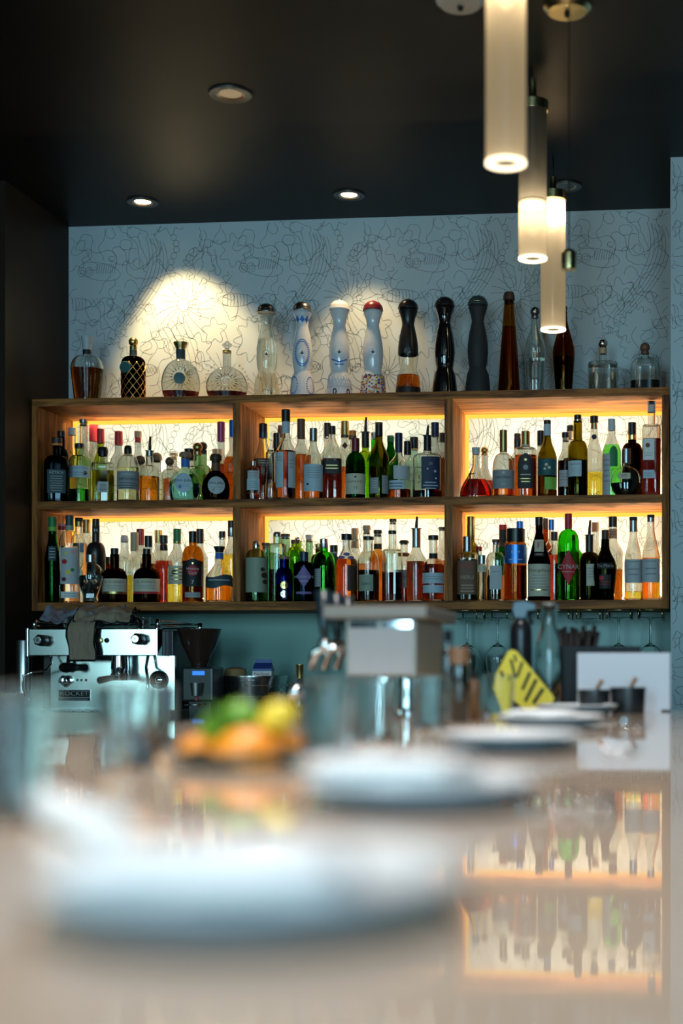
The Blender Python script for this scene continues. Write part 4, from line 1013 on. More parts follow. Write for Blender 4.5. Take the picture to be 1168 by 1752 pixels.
def ceramic(kind):
    def f(root, zz, k, R, rn, H, mg):
        def su(th, t, off=.0012):
            z = t * H
            r_ = next((a[0] + (b[0] - a[0]) * (t - a[1]) / (b[1] - a[1]) for a, b in zip(CA_, CA_[1:]) if a[1] <= t <= b[1]), .5) * R
            return ((r_ + off) * math.cos(-math.pi / 2 + th), (r_ + off) * math.sin(-math.pi / 2 + th), z)
        def dots(name, pts, sz, col):
            m_ = MB()
            for (th, t) in pts:
                c = Vector(su(th, t)); nrm = Vector((c.x, c.y, 0)).normalized()
                tx = Vector((-nrm.y, nrm.x, 0)); m_.add([c + tx * sz * math.cos(a) * 1.2 + Vector((0, 0, sz * math.sin(a))) + nrm * .0006 for a in [math.pi / 3 * q for q in range(6)]], [tuple(range(6))], 0, False)
            m_.obj(name, MP(col), root)
        if kind in ('blue', 'white', 'talavera', 'clear', 'fade'):
            MB().lathe([(0, 0), (.014, 0), (.015, .002), (0, .003)], 20, 0, Vector(su(0, .46, -.0005)), axis=(0, -1, 0), smooth=False).obj('medallion', mg if kind != 'blue' else mg, root)
            m_ = MB()
            c = Vector(su(0, .46, .0035))
            m_.add([c + Vector(p) * .010 for p in ((-.5, 0, -.7), (.5, 0, -.7), (.2, 0, .2), (0, 0, .9), (-.2, 0, .2))], [(0, 1, 2, 3, 4)], 0, False)
            m_.add([c + Vector(p) * .010 for p in ((-.9, 0, -.2), (0, 0, -.5), (.9, 0, -.2), (0, 0, .1))], [(0, 1, 2, 3)], 0, False)
            m_.obj('emblem', MP('dbrown'), root)
        if kind == 'blue':
            pts = [(.62 * math.sin(a) * 1.0, .46 + .115 * math.cos(a)) for a in [math.pi * 2 * q / 34 for q in range(34)]]
            pts += [(.72 * math.sin(a), .46 + .135 * math.cos(a)) for a in [math.pi * 2 * q / 38 for q in range(38)]]
            for c0 in (-.75, .75):
                pts += [(c0 + .36 * math.sin(a), .13 + .085 * math.cos(a)) for a in [math.pi * 2 * q / 22 for q in range(22)]]
            dots('blue_leaves', pts, .0026, 'blue')
            m_ = MB()
            for q in range(9):
                th = q * 2 * math.pi / 9
                m_.add([su(th - .33, .80), su(th, .765), su(th + .33, .80), su(th + .10, .875), su(th - .10, .875)], [(0, 1, 2, 3, 4)], 0, False)
            m_.obj('blue_collar', MP('blue'), root)
        if kind == 'white':
            dots('blue_leaves', [(-.75 + 1.5 * q / 13, .355 + .03 * abs(q - 6.5) / 6.5) for q in range(14)] + [(-.4 + .8 * q / 6, .335) for q in range(7)], .003, 'blue')
            m_ = MB()
            for q in range(-6, 7):
                for d in (-1, 1):
                    m_.tube([su(q * .26 + d * .13 * i, .10 + .14 * i / 4, .0004) for i in range(5)], .0008, 4)
            m_.obj('relief_lattice', MP('lgrey'), root)
            dots('crests', [(-.35 + .12 * math.cos(a), .055 + .028 * math.sin(a)) for a in [q * .5 for q in range(13)]] + [(.75 + .12 * math.cos(a), .055 + .028 * math.sin(a)) for a in [q * .5 for q in range(13)]], .0028, 'navy')
        if kind == 'talavera':
            Rr = random.Random(4)
            for colr, nm in (('orange', 'orange_flowers'), ('blue', 'blue_flowers'), ('red', 'red_flowers'), ('navy', 'dark_leaves'), ('yellow', 'yellow_band')):
                dots(nm, [(Rr.uniform(-1.4, 1.4), Rr.uniform(.015, .23)) for q in range(46 if colr != 'yellow' else 60)], .0034, colr)
    return f
def azul(x, top, kind, glassk, cap, label, opaque=None, lq=None, lv=None):
    h = 676 - top
    r = B('T', 0, x, 44, top, 640, 600, 20, top + 17, 33, g=glassk, lq=lq, lv=lv, prof=[(a, b * .98) for a, b in CA_], cap=('none', 'black'), y=.12, opaque=opaque, extra=ceramic(kind), label=label, name='ceramic_bottle' if opaque else 'liquor_bottle')
    X, Y = r.location.x, r.location.y
    k = 1 / SCL(X, Y); H = ZAT(top, X, Y) - ST1; R = 22 * k; rc = 17 * k
    z0 = H - 17 * k
    m_ = MB()
    m_.lathe([(0, z0), (rc * 1.02, z0), (rc * 1.03, z0 + .004), (rc, z0 + .006)] + [(rc * math.cos(a), z0 + .006 + (H - z0 - .006) * math.sin(a)) for a in [math.pi / 2 * q / 8 for q in range(1, 8)]] + [(0, H)], 28)
    if kind in ('talavera', 'fade', 'white'): m_.lathe([(0, H - .002), (.003, H - .001), (.0015, H + .004), (0, H + .006)], 10)
    if kind == 'mesh': m_.lathe([(rc * 1.01, z0 + .009), (rc * 1.04, z0 + .011), (rc * .99, z0 + .014)], 28, 1)
    m_.obj('dome_cap', [MP(cap), MP('oldgold')], r)
    return r
CER = pm('white_ceramic', (.72, .74, .76), .12, coat=.5)
azul(456, 519, 'clear', 'clear', 'dsilver', 'clear waisted tequila bottle with a silver dome cap, leftmost of the seven waisted ones', lq='clear', lv=581)
azul(517, 516, 'blue', None, 'dsilver', 'white ceramic waisted bottle painted with blue leaf garlands and a blue collar', opaque=CER)
azul(580.5, 514, 'white', None, 'white', 'white ceramic waisted bottle with a white dome cap and lattice relief', opaque=CER)
azul(638, 515, 'talavera', None, 'maroon', 'white ceramic waisted bottle with a red-brown dome and colourful flowered foot', opaque=CER)
azul(698, 512, 'fade', 'clear', 'black', 'waisted bottle half black and half clear with amber liquor in its foot', lq='orange', lv=643)
def half_black(r):
    gb = [c for c in bpy.data.objects if c.parent == r and c.name.startswith('glass_body')][0]
    me = gb.data; me.materials.append(MP('black'))
    H = max(v.co.z for v in me.vertices)
    for p in me.polygons:
        z = sum(me.vertices[i].co.z for i in p.vertices) / len(p.vertices)
        if z > H * .50 or z < H * .10: p.material_index = 1
half_black([o for o in bpy.data.objects if o.get('label', '').startswith('waisted bottle half')][0])
azul(760.5, 508, 'black', None, 'black', 'glossy black waisted bottle between the half-black and the matt ones', opaque=pm('black_glaze', (.006, .005, .005), .06, coat=1))
azul(817, 506, 'mesh', None, 'deepteal', 'matt charcoal waisted bottle with a thin gold line on its dome', opaque=pm('charcoal_matt', (.020, .022, .024), .7))
TC = [(1, 0), (1, .01), (.92, .15), (.78, .40), (.62, .62), (.50, .78), (.42, .90), (.40, .93)]
B('T', 0, 870.5, 39, 499, 640, 560, 16, 520, 20, g='cognac', lq='amber', lv=560, prof=TC, cap=('mush', 'dbrown'), y=.12, label='tall tapering amber tequila bottle right of the matt charcoal one')
TQ = [(.78, 0), (.80, .01), (.86, .2), (.94, .38), (1, .47), (.97, .53), (.80, .62), (.58, .70), (.42, .77), (.36, .82), (.34, .88)]
B('T', 0, 915, 37, 525, 612, 555, 13, 545, 17, lq='clear', lv=615, prof=TQ, cap=('ball', 'dsilver', 'dsilver'), y=.12, n=3, label='clear fluted bottle with a pewter ball stopper behind the hanging lamp')
TB = [(.72, 0), (.74, .01), (.85, .2), (.97, .40), (1, .47), (.96, .53), (.72, .64), (.46, .75), (.34, .82), (.30, .93)]
B('T', 0, 964, 38, 523, 607, 555, 11, 533, 13, g='amberglass', lq='dark', lv=612, prof=TB, cap=('mush', 'dbrown'), y=.12, label='dark amber bottle with sloping shoulders behind the hanging lamp')
B('T', 0, 1031, 51, 580, 630, 619, 13, 606, 16.5, 'square', lq='clear', lv=627, cap=('ball', 'chrome', 'cork'), y=.12, n=5, sy=.75, label='squat square clear bottle with a shiny silver ball stopper')
B('T', 0, 1103, 50, 586, 630, 612, 14, 606, 17, 'round', lq='dred', lv=653, cap=('ball', 'brown', 'brown'), y=.12, n=4, sy=.75, labs=[(636, 650, .6, 'grey', [('#1', 4, 'lgrey', 643)], 'rect')][:0], label='squat clear bottle with a copper ball stopper and red-brown liquor, right end on top')
# ------------------------------------------------------------------ hanging wine glasses and their rack
M_BRASS = brushed('brass', (.80, .62, .30), .25)
M_CHROME = pm('chrome', (.9, .9, .9), .05, 1.0)
M_STEEL = brushed('steel', (.72, .74, .74), .22)
M_STEELX = brushed('steel_x', (.72, .74, .74), .22, 'X')
M_BLACKP = pm('black_plastic', (.005, .005, .0055), .45, spec=.2)
M_WHITE = pm('white_glaze', (.80, .80, .79), .12, coat=.4, var=.02)
M_CLOTH = pm('white_linen', (.82, .82, .82), .85, var=.03, scale=200)
G_THIN = glass('drinking_glass', (.98, .99, .985), 1.45)
rx = XAT(955, YF)
rack = thing('glass_rack', (rx, YF + .03, SB0), 'row of brass wire rails for stemware under the right end of the shelf', 'glass rack')
RZ = -.034
RAIL = [795, 847, 900, 952, 1006, 1058, 1112]
for px in RAIL:
    xc = XAT(px, YF + .03) - rx; h = .045; m_ = MB()
    for s_ in (-1, 1):
        m_.tube([(xc + s_ * h, 0, -.001), (xc + s_ * h, 0, RZ), (xc + s_ * h, .26, RZ), (xc + s_ * h, .26, -.001)], .0028, 8)
    m_.tube([(xc - h, 0, -.003), (xc + h, 0, -.003)], .0020, 8)
    m_.obj('rail', M_BRASS, rack)
def stem_profile(rf, hs, rb, hb, op=.8):
    o_ = [(0, 0), (rf, 0), (rf, .002), (rf * .5, .004), (.0055, .010), (.0042, .03), (.0042, hs - .02), (.006, hs - .004)]
    cup = [(rb * math.sin(a), hs + hb * .45 * (1 - math.cos(a))) for a in [math.pi / 2 * q / 8 for q in range(2, 9)]]
    cup += [(rb + (rb * op - rb) * t, hs + hb * .45 + hb * .55 * t) for t in (.33, .66, 1)]
    inn = [(max(.0005, r_ - .0013), z_ + (.0015 if i < 4 else 0)) for i, (r_, z_) in enumerate(cup)]
    return o_ + cup + inn[::-1] + [(0, hs + .004)]
def stemware(name, loc, label, group=None, hang=False, rf=.036, hs=.10, rb=.044, hb=.12):
    t = thing(name, loc, label, 'wine glass', group)
    pr = stem_profile(rf, hs, rb, hb)
    m_ = MB().lathe(pr, 32)
    if hang: m_.v = [(x_, -y_, -z_) for x_, y_, z_ in m_.v]
    m_.obj('glass_body', G_THIN, t)
    return t
for px, dy, lb in ((799, .07, 'hanging wine glass in the leftmost rail of the rack'), (799, .19, 'hanging wine glass behind the leftmost one in the rack'), (851, .07, 'hanging wine glass in the second rail from the left'),
                   (1058, .07, 'hanging wine glass above the white menu board'), (1112, .07, 'hanging wine glass next to the wallpapered pier'), (1006, .17, 'hanging wine glass behind the fan of black straws')):
    stemware('wine_glass', (XAT(px, YF + .03 + dy), YF + .03 + dy, SB0 + RZ + .0045), lb, 'wine glasses hanging from the rack', True, rf=.052, hs=.105, rb=.049, hb=.13)

# ------------------------------------------------------------------ pendant lamps over the bar
M_RIB = frit('lit_ribbed_glass', (1.0, .78, .46, .07), (.80, .76, .70))
M_RIBD = frit('dim_ribbed_glass', None, (.45, .47, .47))
M_LITRIM = emit('lamp_rim', (1.0, .80, .52), 2.6)
M_LEDD = emit('lamp_source', (1.0, .78, .50), 7.0)
def dpt(px, D, z):
    L = (px - PX) / F * D
    return Vector((L * CA - D * SA, L * SA + D * CA, z))
def tube_lamp(px, D, zb, lit, label, ln=.475, r=.045):
    p = dpt(px, D, zb)
    t = thing('pendant_lamp', p, label, 'pendant lamp', 'ribbed glass tube pendants over the bar')
    def sleeve(z0, z1, mt, nm):
        MB().lathe([(r - .004, z0), (r, z0), (r, z1), (r - .004, z1), (r - .004, z0)], 96, rib=.018).obj(nm, mt, t)
    if lit >= ln: sleeve(.004, ln, M_RIB, 'glass_tube')
    else:
        sleeve(.004, lit, M_RIB, 'glass_tube'); sleeve(lit + .004, ln, M_RIBD, 'upper_tube')
    MB().lathe([(r * .62, 0), (r * 1.04, 0), (r * 1.04, .006), (r * .62, .006), (r * .62, 0)], 48).obj('rim', M_LITRIM, t)
    MB().lathe([(0, lit - .016), (r * .86, lit - .016), (r * .86, lit - .006), (0, lit - .006)], 32).obj('lamp_source', M_LEDD, t)
    m_ = MB().lathe([(0, ln), (r * 1.1, ln), (r * 1.1, ln + .03), (r * .5, ln + .034), (.012, ln + .05), (.012, ln + .085), (0, ln + .085)], 32)
    m_.obj('brass_cap', M_BRASS, t)
    if ZC - zb - ln - .085 > .002:
        MB().tube([(0, 0, ln + .085), (0, 0, ZC - zb)], .0025, 8).obj('cord', M_BLACKP, t)
    l = bpy.data.lights.new('pendant_light', 'POINT'); l.energy = 1.3 if lit > .4 else .4; l.color = (1, .76, .46); l.shadow_soft_size = .025
    lo = bpy.data.objects.new('pendant_light', l); COL.objects.link(lo); lo.location = p + Vector((0, 0, lit - .06))
tube_lamp(865, 3.22, 2.32, .475, 'nearest and largest glowing ribbed glass tube lamp, cut off by the top of the photo')
tube_lamp(911, 4.56, 2.488, .185, 'ribbed glass tube lamp lit only in its lower part, under a brass cap')
tube_lamp(946, 5.20, 2.412, .475, 'ribbed glass tube lamp hanging in front of the amber bottles on top of the shelf')
def canopy(px, D, mt, label):
    p = dpt(px, D, ZC)
    t = thing('ceiling_canopy', p, label, 'lamp canopy')
    MB().lathe([(0, -.022), (.055, -.020), (.068, -.008), (.069, 0), (0, 0)], 40).obj('plate', mt, t)
    MB().lathe([(0, -.034), (.007, -.032), (.009, -.022), (0, -.020)], 16).obj('cord_grip', M_BLACKP, t)
canopy(970, 4.0, M_BRASS, 'round brass lamp canopy on the ceiling with a cord at its centre')
canopy(787, 3.96, pm('canopy_white', (.7, .62, .5), .4), 'pale round lamp canopy on the ceiling just left of the nearest tube lamp')
p = dpt(973, 4.0, 2.30)
t = thing('lamp_socket', p, 'small brass lamp socket on a long cord behind the lowest tube lamp', 'lamp')
MB().lathe([(0, 0), (.020, 0), (.022, .02), (.022, .045), (.014, .055), (0, .06)], 24).obj('socket', M_BRASS, t)
MB().tube([(0, 0, .06), (0, 0, ZC - 2.30 - .034)], .0018, 8).obj('cord', M_BLACKP, t)

# ------------------------------------------------------------------ coffee machine on the back counter
YM = 5.12
mc = P3(165, 1140, YM)
CBZ = .93
em = thing('espresso_machine', (mc.x, YM, CBZ), 'chrome espresso machine with cloths heaped on top, on the back counter at left', 'espresso machine')
def lx(px, Y=YM): return XAT(px, Y) - mc.x
def lz(py, Y=YM, px=165): return ZAT(py, XAT(px, Y), Y) - CBZ
M_POL = pm('polished_steel', (.78, .84, .83), .16, 1.0, var=.03, scale=6)
M_POLD = pm('dull_steel', (.55, .58, .57), .32, 1.0)
mb = MB(); mb.box(lx(55), lx(272), -.03, .07, lz(1122), lz(1076)); mb.obj('front_panel', M_POL, em, bevel=.003)
for a_, b_ in ((51, 54.5), (272.5, 275)):
    mb = MB(); mb.box(lx(a_), lx(b_), -.034, .02, lz(1123), lz(1075)); mb.obj('panel_edge', M_CHROME, em, bevel=.001)
mb = MB(); mb.box(lx(60), lx(285), .07, .50, .02, lz(1078)); mb.obj('body', pm('machine_side', (.03, .03, .032), .4), em, bevel=.004)
mb = MB(); mb.box(lx(76), lx(290), .055, .0695, lz(1215), lz(1122)); mb.obj('splash_plate', M_POL, em)
mb = MB(); mb.box(lx(52), lx(292), -.10, .50, 0.0, lz(1216)); mb.obj('drip_tray', pm('tray_steel', (.62, .56, .48), .38, .8), em, bevel=.003)
mb = MB()
for q in range(14): mb.box(lx(56) + q * .034, lx(56) + q * .034 + .022, -.09, .04, lz(1216), lz(1216) + .003)
mb.obj('tray_grille', M_POLD, em)
for px, py, tt in ((82, 1096, 'R'), (246, 1094, 'R')):
    m_ = MB().lathe([(0, 0), (.018, 0), (.021, .01), (.021, .045), (.017, .055), (0, .056)], 12, 0, (lx(px), -.03, lz(py)), axis=(0, -1, 0), rib=.07)
    k_ = m_.obj('knob', M_BLACKP, em)
    m_ = MB().lathe([(0, 0), (.014, 0), (.013, .003), (0, .003)], 24, 0, (lx(px), -.086, lz(py)), axis=(0, -1, 0))
    flat_text(m_, tt, (lx(px), -.0898, lz(py)), .018, 1)
    m_.obj('knob_emblem', [M_CHROME, M_BLACKP], k_)
m_ = MB().box(lx(168), lx(178), -.034, -.029, lz(1089), lz(1083)); m_.obj('display', M_BLACKP, em)
for px, mt in ((178, M_BRASS), (188, M_BLACKP), (167, M_BLACKP)):
    MB().lathe([(0, 0), (.0095, 0), (.008, .006), (0, .007)], 18, 0, (lx(px), -.03, lz(1096)), axis=(0, -1, 0)).obj('button', mt, em)
yp = .055
MB().lathe([(0, 0), (.013, 0), (.013, .05), (.017, .06), (.019, .11), (.012, .125), (0, .127)], 20, 0, (lx(135), yp, lz(1142)), axis=(-.35, -1, 0)).obj('lever', M_BLACKP, em)
MB().lathe([(0, 0), (.022, 0), (.022, .012), (.012, .018), (.016, .03), (.012, .045), (0, .047)], 10, 0, (lx(103), yp, lz(1165)), axis=(0, -1, 0), rib=.12).obj('valve', M_CHROME, em)
for px, c in ((122, 'green'), (129, 'green'), (137, 'red')):
    MB().lathe([(0, 0), (.005, 0), (.004, .003), (0, .004)], 14, 0, (lx(px), yp, lz(1164)), axis=(0, -1, 0)).obj('pilot_lamp', MP(c), em)
m_ = MB().box(lx(89.5), lx(145), yp - .004, yp, lz(1200), lz(1180.5))
m_.box(lx(91), lx(143.5), yp - .0045, yp - .003, lz(1199), lz(1194.5), 1); m_.box(lx(91), lx(143.5), yp - .0045, yp - .003, lz(1193), lz(1181.8), 1)
flat_text(m_, 'ROCKET', (lx(117.5), yp - .0052, lz(1187.3)), .023, 0, 1.25)
for q in range(3): m_.box(lx(93), lx(141), yp - .005, yp - .0044, lz(1198.3 - q * 1.3), lz(1197.8 - q * 1.3), 0)
m_.obj('name_plate', [M_CHROME, M_BLACKP], em)
m_ = MB().lathe([(0, 0), (.032, 0), (.034, .010), (.028, .013), (.027, .008), (0, .008)], 32, 0, (lx(263), yp, lz(1163)), axis=(0, -1, 0)); g_ = m_.obj('pressure_gauge', M_BLACKP, em)
m_ = MB().lathe([(.010, .0), (.011, .002), (.012, 0)], 24, 1, (lx(263), yp - .009, lz(1163)), axis=(0, -1, 0)); m_.box(lx(263) - .001, lx(263) + .016, yp - .011, yp - .010, lz(1163) - .001, lz(1163) + .001)
m_.obj('needle', [M_CHROME, M_POLD], g_)
MB().tube([(lx(250), .02, lz(1122)), (lx(250), .0, lz(1142)), (lx(256), -.03, lz(1150)), (lx(260), -.04, lz(1165)), (lx(257), -.05, lz(1208))], .006, 10).obj('steam_wand', M_CHROME, em)
MB().tube([(lx(84), .02, lz(1122)), (lx(87), .0, lz(1136)), (lx(82), -.02, lz(1147)), (lx(66), -.05, lz(1150)), (lx(52), -.06, lz(1156)), (lx(51), -.06, lz(1170)), (lx(57), -.055, lz(1206))], .005, 10).obj('steam_wand', M_CHROME, em)
MB().tube([(lx(112), .03, lz(1122)), (lx(112), .02, lz(1138)), (lx(108), .03, lz(1150))], .007, 10).obj('hose', M_BLACKP, em)
m_ = MB().lathe([(0, lz(1152)), (.030, lz(1152)), (.032, lz(1142)), (.030, lz(1122)), (0, lz(1122))], 28, 0, (lx(205), .0, 0)); m_.obj('group_head', M_CHROME, em)
m_ = MB().lathe([(0, lz(1164)), (.030, lz(1164)), (.034, lz(1152)), (0, lz(1152))], 28, 0, (lx(205), .0, 0)); m_.tube([(lx(205), -.02, lz(1158)), (lx(203), -.09, lz(1160)), (lx(202), -.17, lz(1163))], [.009, .011, .013], 12, 1)
m_.obj('portafilter', [M_CHROME, M_BLACKP], em)
m_ = MB()
for px, yy in ((63, -.02), (273, -.02), (63, .46), (273, .46)): m_.tube([(lx(px), yy, lz(1077)), (lx(px), yy, lz(1060))], .009, 12)
for q in (1063, 1070): m_.tube([(lx(273), -.02, lz(q)), (lx(273), .46, lz(q)), (lx(63), .46, lz(q)), (lx(63), -.02, lz(q))], .003, 8)
m_.obj('cup_rail', M_CHROME, em)
TOPZ = lz(1078) + CBZ

def cloth(name, label, mt, x0, x1, path, seed, amp, edge=None, nu=30):
    """a rag following a (y, z) path, crumpled; the path is given in world coordinates"""
    pts = [Vector((0, y, z)) for y, z in path]
    ds = [0]
    for a, b in zip(pts, pts[1:]): ds.append(ds[-1] + (b - a).length)
    nv = 36; vs, fs, mi = [], [], []
    c = Vector(((x0 + x1) / 2, path[0][0], TOPZ))
    for j in range(nv + 1):
        d = ds[-1] * j / nv
        k = max(i for i in range(len(ds)) if ds[i] <= d + 1e-9); k = min(k, len(ds) - 2)
        f = (d - ds[k]) / (ds[k + 1] - ds[k]); p = pts[k].lerp(pts[k + 1], f)
        tn = (pts[k + 1] - pts[k]).normalized(); nr = Vector((0, -tn.z, tn.y))
        if nr.z < 0: nr = -nr
        if abs(tn.z) > .9: nr = Vector((0, -1, 0))
        for i in range(nu + 1):
            u = i / nu
            x = x0 + (x1 - x0) * u + .014 * noise.noise((d * 14, u * 3, seed))
            h = amp * (noise.noise((u * 5 + seed, d * 16, seed * 2)) * .8 + abs(noise.noise((u * 11, d * 24 + seed, 3))) * .9) + .004
            q = Vector((x, p.y, p.z)) + nr * max(.002, h + amp * .55)
            vs.append(q - c)
    for j in range(nv):
        for i in range(nu):
            a = j * (nu + 1) + i
            fs.append((a, a + 1, a + nu + 2, a + nu + 1)); mi.append(1 if edge and (i in (0, nu - 1) or j in (0, nv - 1)) else 0)
    m_ = MB(); m_.add(vs, fs); m_.m = mi
    t_ = thing(name, c, label, 'cloth')
    m_.obj('cloth', [mt] + ([edge] if edge else []), t_, solid=.003, sub=1)
    return t_
M_GREYC = pm('grey_rag', (.24, .24, .29), .9, var=.1, scale=120)
M_BROWNC = pm('brown_rag', (.34, .24, .165), .9, var=.12, scale=120)
cloth('bar_towel', 'crumpled slate grey towel lying over the top of the espresso machine', M_GREYC, XAT(98, 5.28), XAT(222, 5.28), [(5.50, TOPZ + .002), (5.30, TOPZ + .045), (5.20, TOPZ + .03), (5.13, TOPZ + .006)], 3.3, .045)
cloth('bar_towel', 'brown rag with dark hem hanging down over the front of the espresso machine', M_BROWNC, XAT(117, 5.07), XAT(167, 5.07), [(5.22, TOPZ + .05), (5.12, TOPZ + .045), (5.075, TOPZ + .010), (5.065, TOPZ - .05), (5.067, TOPZ - .118)], 1.7, .011, M_BLACKP, nu=18)
cloth('bar_towel', 'bunched brown rag piled beside the grey towel on the espresso machine', M_BROWNC, XAT(134, 5.13), XAT(232, 5.13), [(5.20, TOPZ + .062), (5.13, TOPZ + .055), (5.09, TOPZ + .014)], 8.1, .026, M_BLACKP)
def tumbler(loc, label, group, r=.036, h=.092, water=0, tint=G_THIN):
    t_ = thing('water_glass', loc, label, 'glass', group)
    MB().lathe([(0, 0), (r * .86, 0), (r * .88, .002), (r, h), (r - .0016, h), (r * .88 - .0016, .010), (0, .009)], 36).obj('glass_body', tint, t_)
    if water: MB().lathe([(0, .0085), (r * .88 - .001, .0095), (r * .88 + (r * .12) * water - .001, h * water), (0, h * water)], 36).obj('water', glass('water', (.97, .99, 1), 1.33), t_)
    return t_
tumbler((XAT(108, 5.5), 5.53, TOPZ + .0005), 'small glass on the machine beside the left end of the grey towel', 'cups on the espresso machine', .030, .09)
tumbler((XAT(245, 5.36), 5.36, TOPZ + .0005), 'small glass on the machine right of the heaped towels', 'cups on the espresso machine', .028, .055)

# ------------------------------------------------------------------ grinder, bucket and the rest of the back counter
def bcthing(name, px, Y, label, cat): return thing(name, (XAT(px, Y), Y, .93), label, cat)
YG = 5.24
gr = bcthing('coffee_grinder', 341, YG, 'black coffee grinder with a conical bean hopper and blue lit display', 'coffee grinder')
gx = gr.location.x; gxl = lambda px: XAT(px, YG) - gx; gz = lambda py: ZAT(py, gx, YG) - .93
k = 1 / SCL(gx, YG)
MB().lathe([(0, gz(1142)), (13 * k, gz(1142)), (14 * k, gz(1136)), (30 * k, gz(1102)), (36.5 * k, gz(1080)), (38 * k, gz(1078)), (38 * k, gz(1076)), (0, gz(1075))], 36).obj('hopper', pm('hopper_plastic', (.045, .022, .015), .12, coat=.5), gr)
mb = MB(); mb.box(gxl(318), gxl(371), -.05, .09, gz(1200), gz(1141)); mb.obj('body', pm('grinder_black', (.018, .020, .024), .3), gr, bevel=.008)
mb = MB(); mb.box(gxl(314), gxl(366), -.09, .06, 0, .035); mb.box(gxl(322), gxl(360), .0, .08, .035, gz(1198)); mb.obj('base', pm('grinder_black', (.018, .020, .024), .3), gr, bevel=.004)
mb = MB(); mb.box(gxl(337), gxl(357), -.054, -.049, gz(1155), gz(1148)); mb.obj('display', emit('blue_display', (.04, .22, 1.0), 1.4), gr)
MB().lathe([(0, gz(1190)), (.016, gz(1190)), (.022, gz(1168)), (0, gz(1168))], 20, 0, (gxl(345), -.065, 0)).obj('chute', M_POLD, gr)
MB().lathe([(0, 0), (.008, 0), (.007, .005), (0, .005)], 16, 0, (gxl(344), -.05, gz(1195)), axis=(0, -1, 0)).obj('button', MP('red'), gr)
MB().tube([(gxl(330), -.05, gz(1204)), (gxl(331), -.10, gz(1205)), (gxl(358), -.10, gz(1205)), (gxl(359), -.05, gz(1204))], .004, 8).obj('fork', M_CHROME, gr)
YK = 5.45
bk = bcthing('steel_bucket', 433, YK, 'brushed steel ice bucket holding a milk carton on the back counter', 'bucket')
bx = bk.location.x; k = 1 / SCL(bx, YK); bz = lambda py: ZAT(py, bx, YK) - .93
R0 = 58 * k
MB().lathe([(0, 0), (R0 * .86, 0), (R0 * .88, .004), (R0 * .97, bz(1165)), (R0, bz(1160)), (R0, bz(1156)), (R0 - .004, bz(1156)), (R0 * .95, bz(1165)), (R0 * .85, .01), (0, .01)], 44).obj('body', M_STEEL, bk)
m_ = MB()
for py in (1163, 1172, 1190): m_.lathe([(R0 * .965 * (1 - (py - 1163) * .0012), bz(py) - .002), (R0 * .985 * (1 - (py - 1163) * .0012), bz(py)), (R0 * .965 * (1 - (py - 1163) * .0012), bz(py) + .002)], 44)
m_.obj('bead', M_CHROME, bk)
for s_ in (-1, 1):
    MB().tube([(s_ * (R0 * .97 + .028 * math.sin(a)), 0, bz(1172) - .022 * (1 - math.cos(a))) for a in [math.pi * q / 8 for q in range(9)]], .004, 8).obj('handle', M_CHROME, bk)
ck = thing('milk_carton', (XAT(453, YK), YK - .02, .942), 'small blue and white milk carton standing in the steel bucket', 'milk carton')
cz = lambda py: ZAT(py, XAT(453, YK), YK) - .942
hw = 16 * k
m_ = MB(); m_.box(-hw, hw, -hw, hw, 0, cz(1144)); m_.box(-hw - .0004, hw + .0004, -hw - .0006, hw, cz(1158), cz(1148), 1)
flat_text(m_, 'Neilson', (0, -hw - .0014, cz(1153)), .021, 2, .9); m_.obj('body', [pm('carton_blue', (.03, .07, .30), .4), pm('carton_white', (.75, .75, .72), .4), MP('red')], ck, rot=(0, 0, .12))
m_ = MB(); z0, z1, z2 = cz(1144), cz(1134), cz(1128)
m_.add([(-hw, -hw, z0), (hw, -hw, z0), (hw, hw, z0), (-hw, hw, z0), (-hw * .9, 0, z1), (hw * .9, 0, z1)], [(0, 1, 5, 4), (1, 2, 5), (2, 3, 4, 5), (3, 0, 4)], 0, False); m_.box(-hw * .9, hw * .9, -.002, .002, z1, z2)
m_.obj('gable_top', MATS['carton_blue'], ck, rot=(0, 0, .12))
pb = thing('paper_bag', (XAT(402, YK + .02), YK + .02, .942), 'crumpled tan paper bag poking out of the steel bucket', 'paper bag')
m_ = MB(); m_.lathe([(0, 0), (.04, 0), (.042, .10), (.045, .18), (.038, bz(1150)), (.02, bz(1147)), (0, bz(1149))], 18)
m_.v = [(x_ + .008 * noise.noise((x_ * 40, y_ * 40, z_ * 40)), y_ + .008 * noise.noise((z_ * 40, x_ * 40, 5)), z_) for x_, y_, z_ in m_.v]
m_.obj('bag', pm('kraft', (.42, .24, .10), .8), pb)
wb_ = bcthing('wine_bottle', 513, 5.36, 'dark wine bottle with gold foil standing right of the steel bucket', 'bottle')
k = 1 / SCL(wb_.location.x, 5.36); wz = lambda py: ZAT(py, wb_.location.x, 5.36) - .93
MB().lathe([(0, 0), (16 * k, 0), (17 * k, .004), (17 * k, wz(1196)), (16 * k, wz(1190)), (9 * k, wz(1176)), (6.5 * k, wz(1166)), (6 * k, wz(1142)), (0, wz(1142))], 28).obj('body', pm('dark_bottle', (.006, .010, .007), .06, coat=1), wb_)
MB().lathe([(6.4 * k, wz(1166)), (6.4 * k, wz(1140)), (7 * k, wz(1139)), (7 * k, wz(1137)), (0, wz(1136.5))], 24).obj('foil', MP('gold'), wb_)
sc = thing('steel_canister', (XAT(41, 5.2), 5.2, .93), 'tall narrow steel canister beside the espresso machine against the dark wall', 'canister')
k = 1 / SCL(sc.location.x, 5.2)
zt = ZAT(1095, sc.location.x, 5.2) - .93
MB().lathe([(0, 0), (13 * k, 0), (13 * k, zt - .004), (12.4 * k, zt), (11.5 * k, zt), (11.4 * k, .01), (0, .01)], 32).obj('body', M_STEEL, sc)
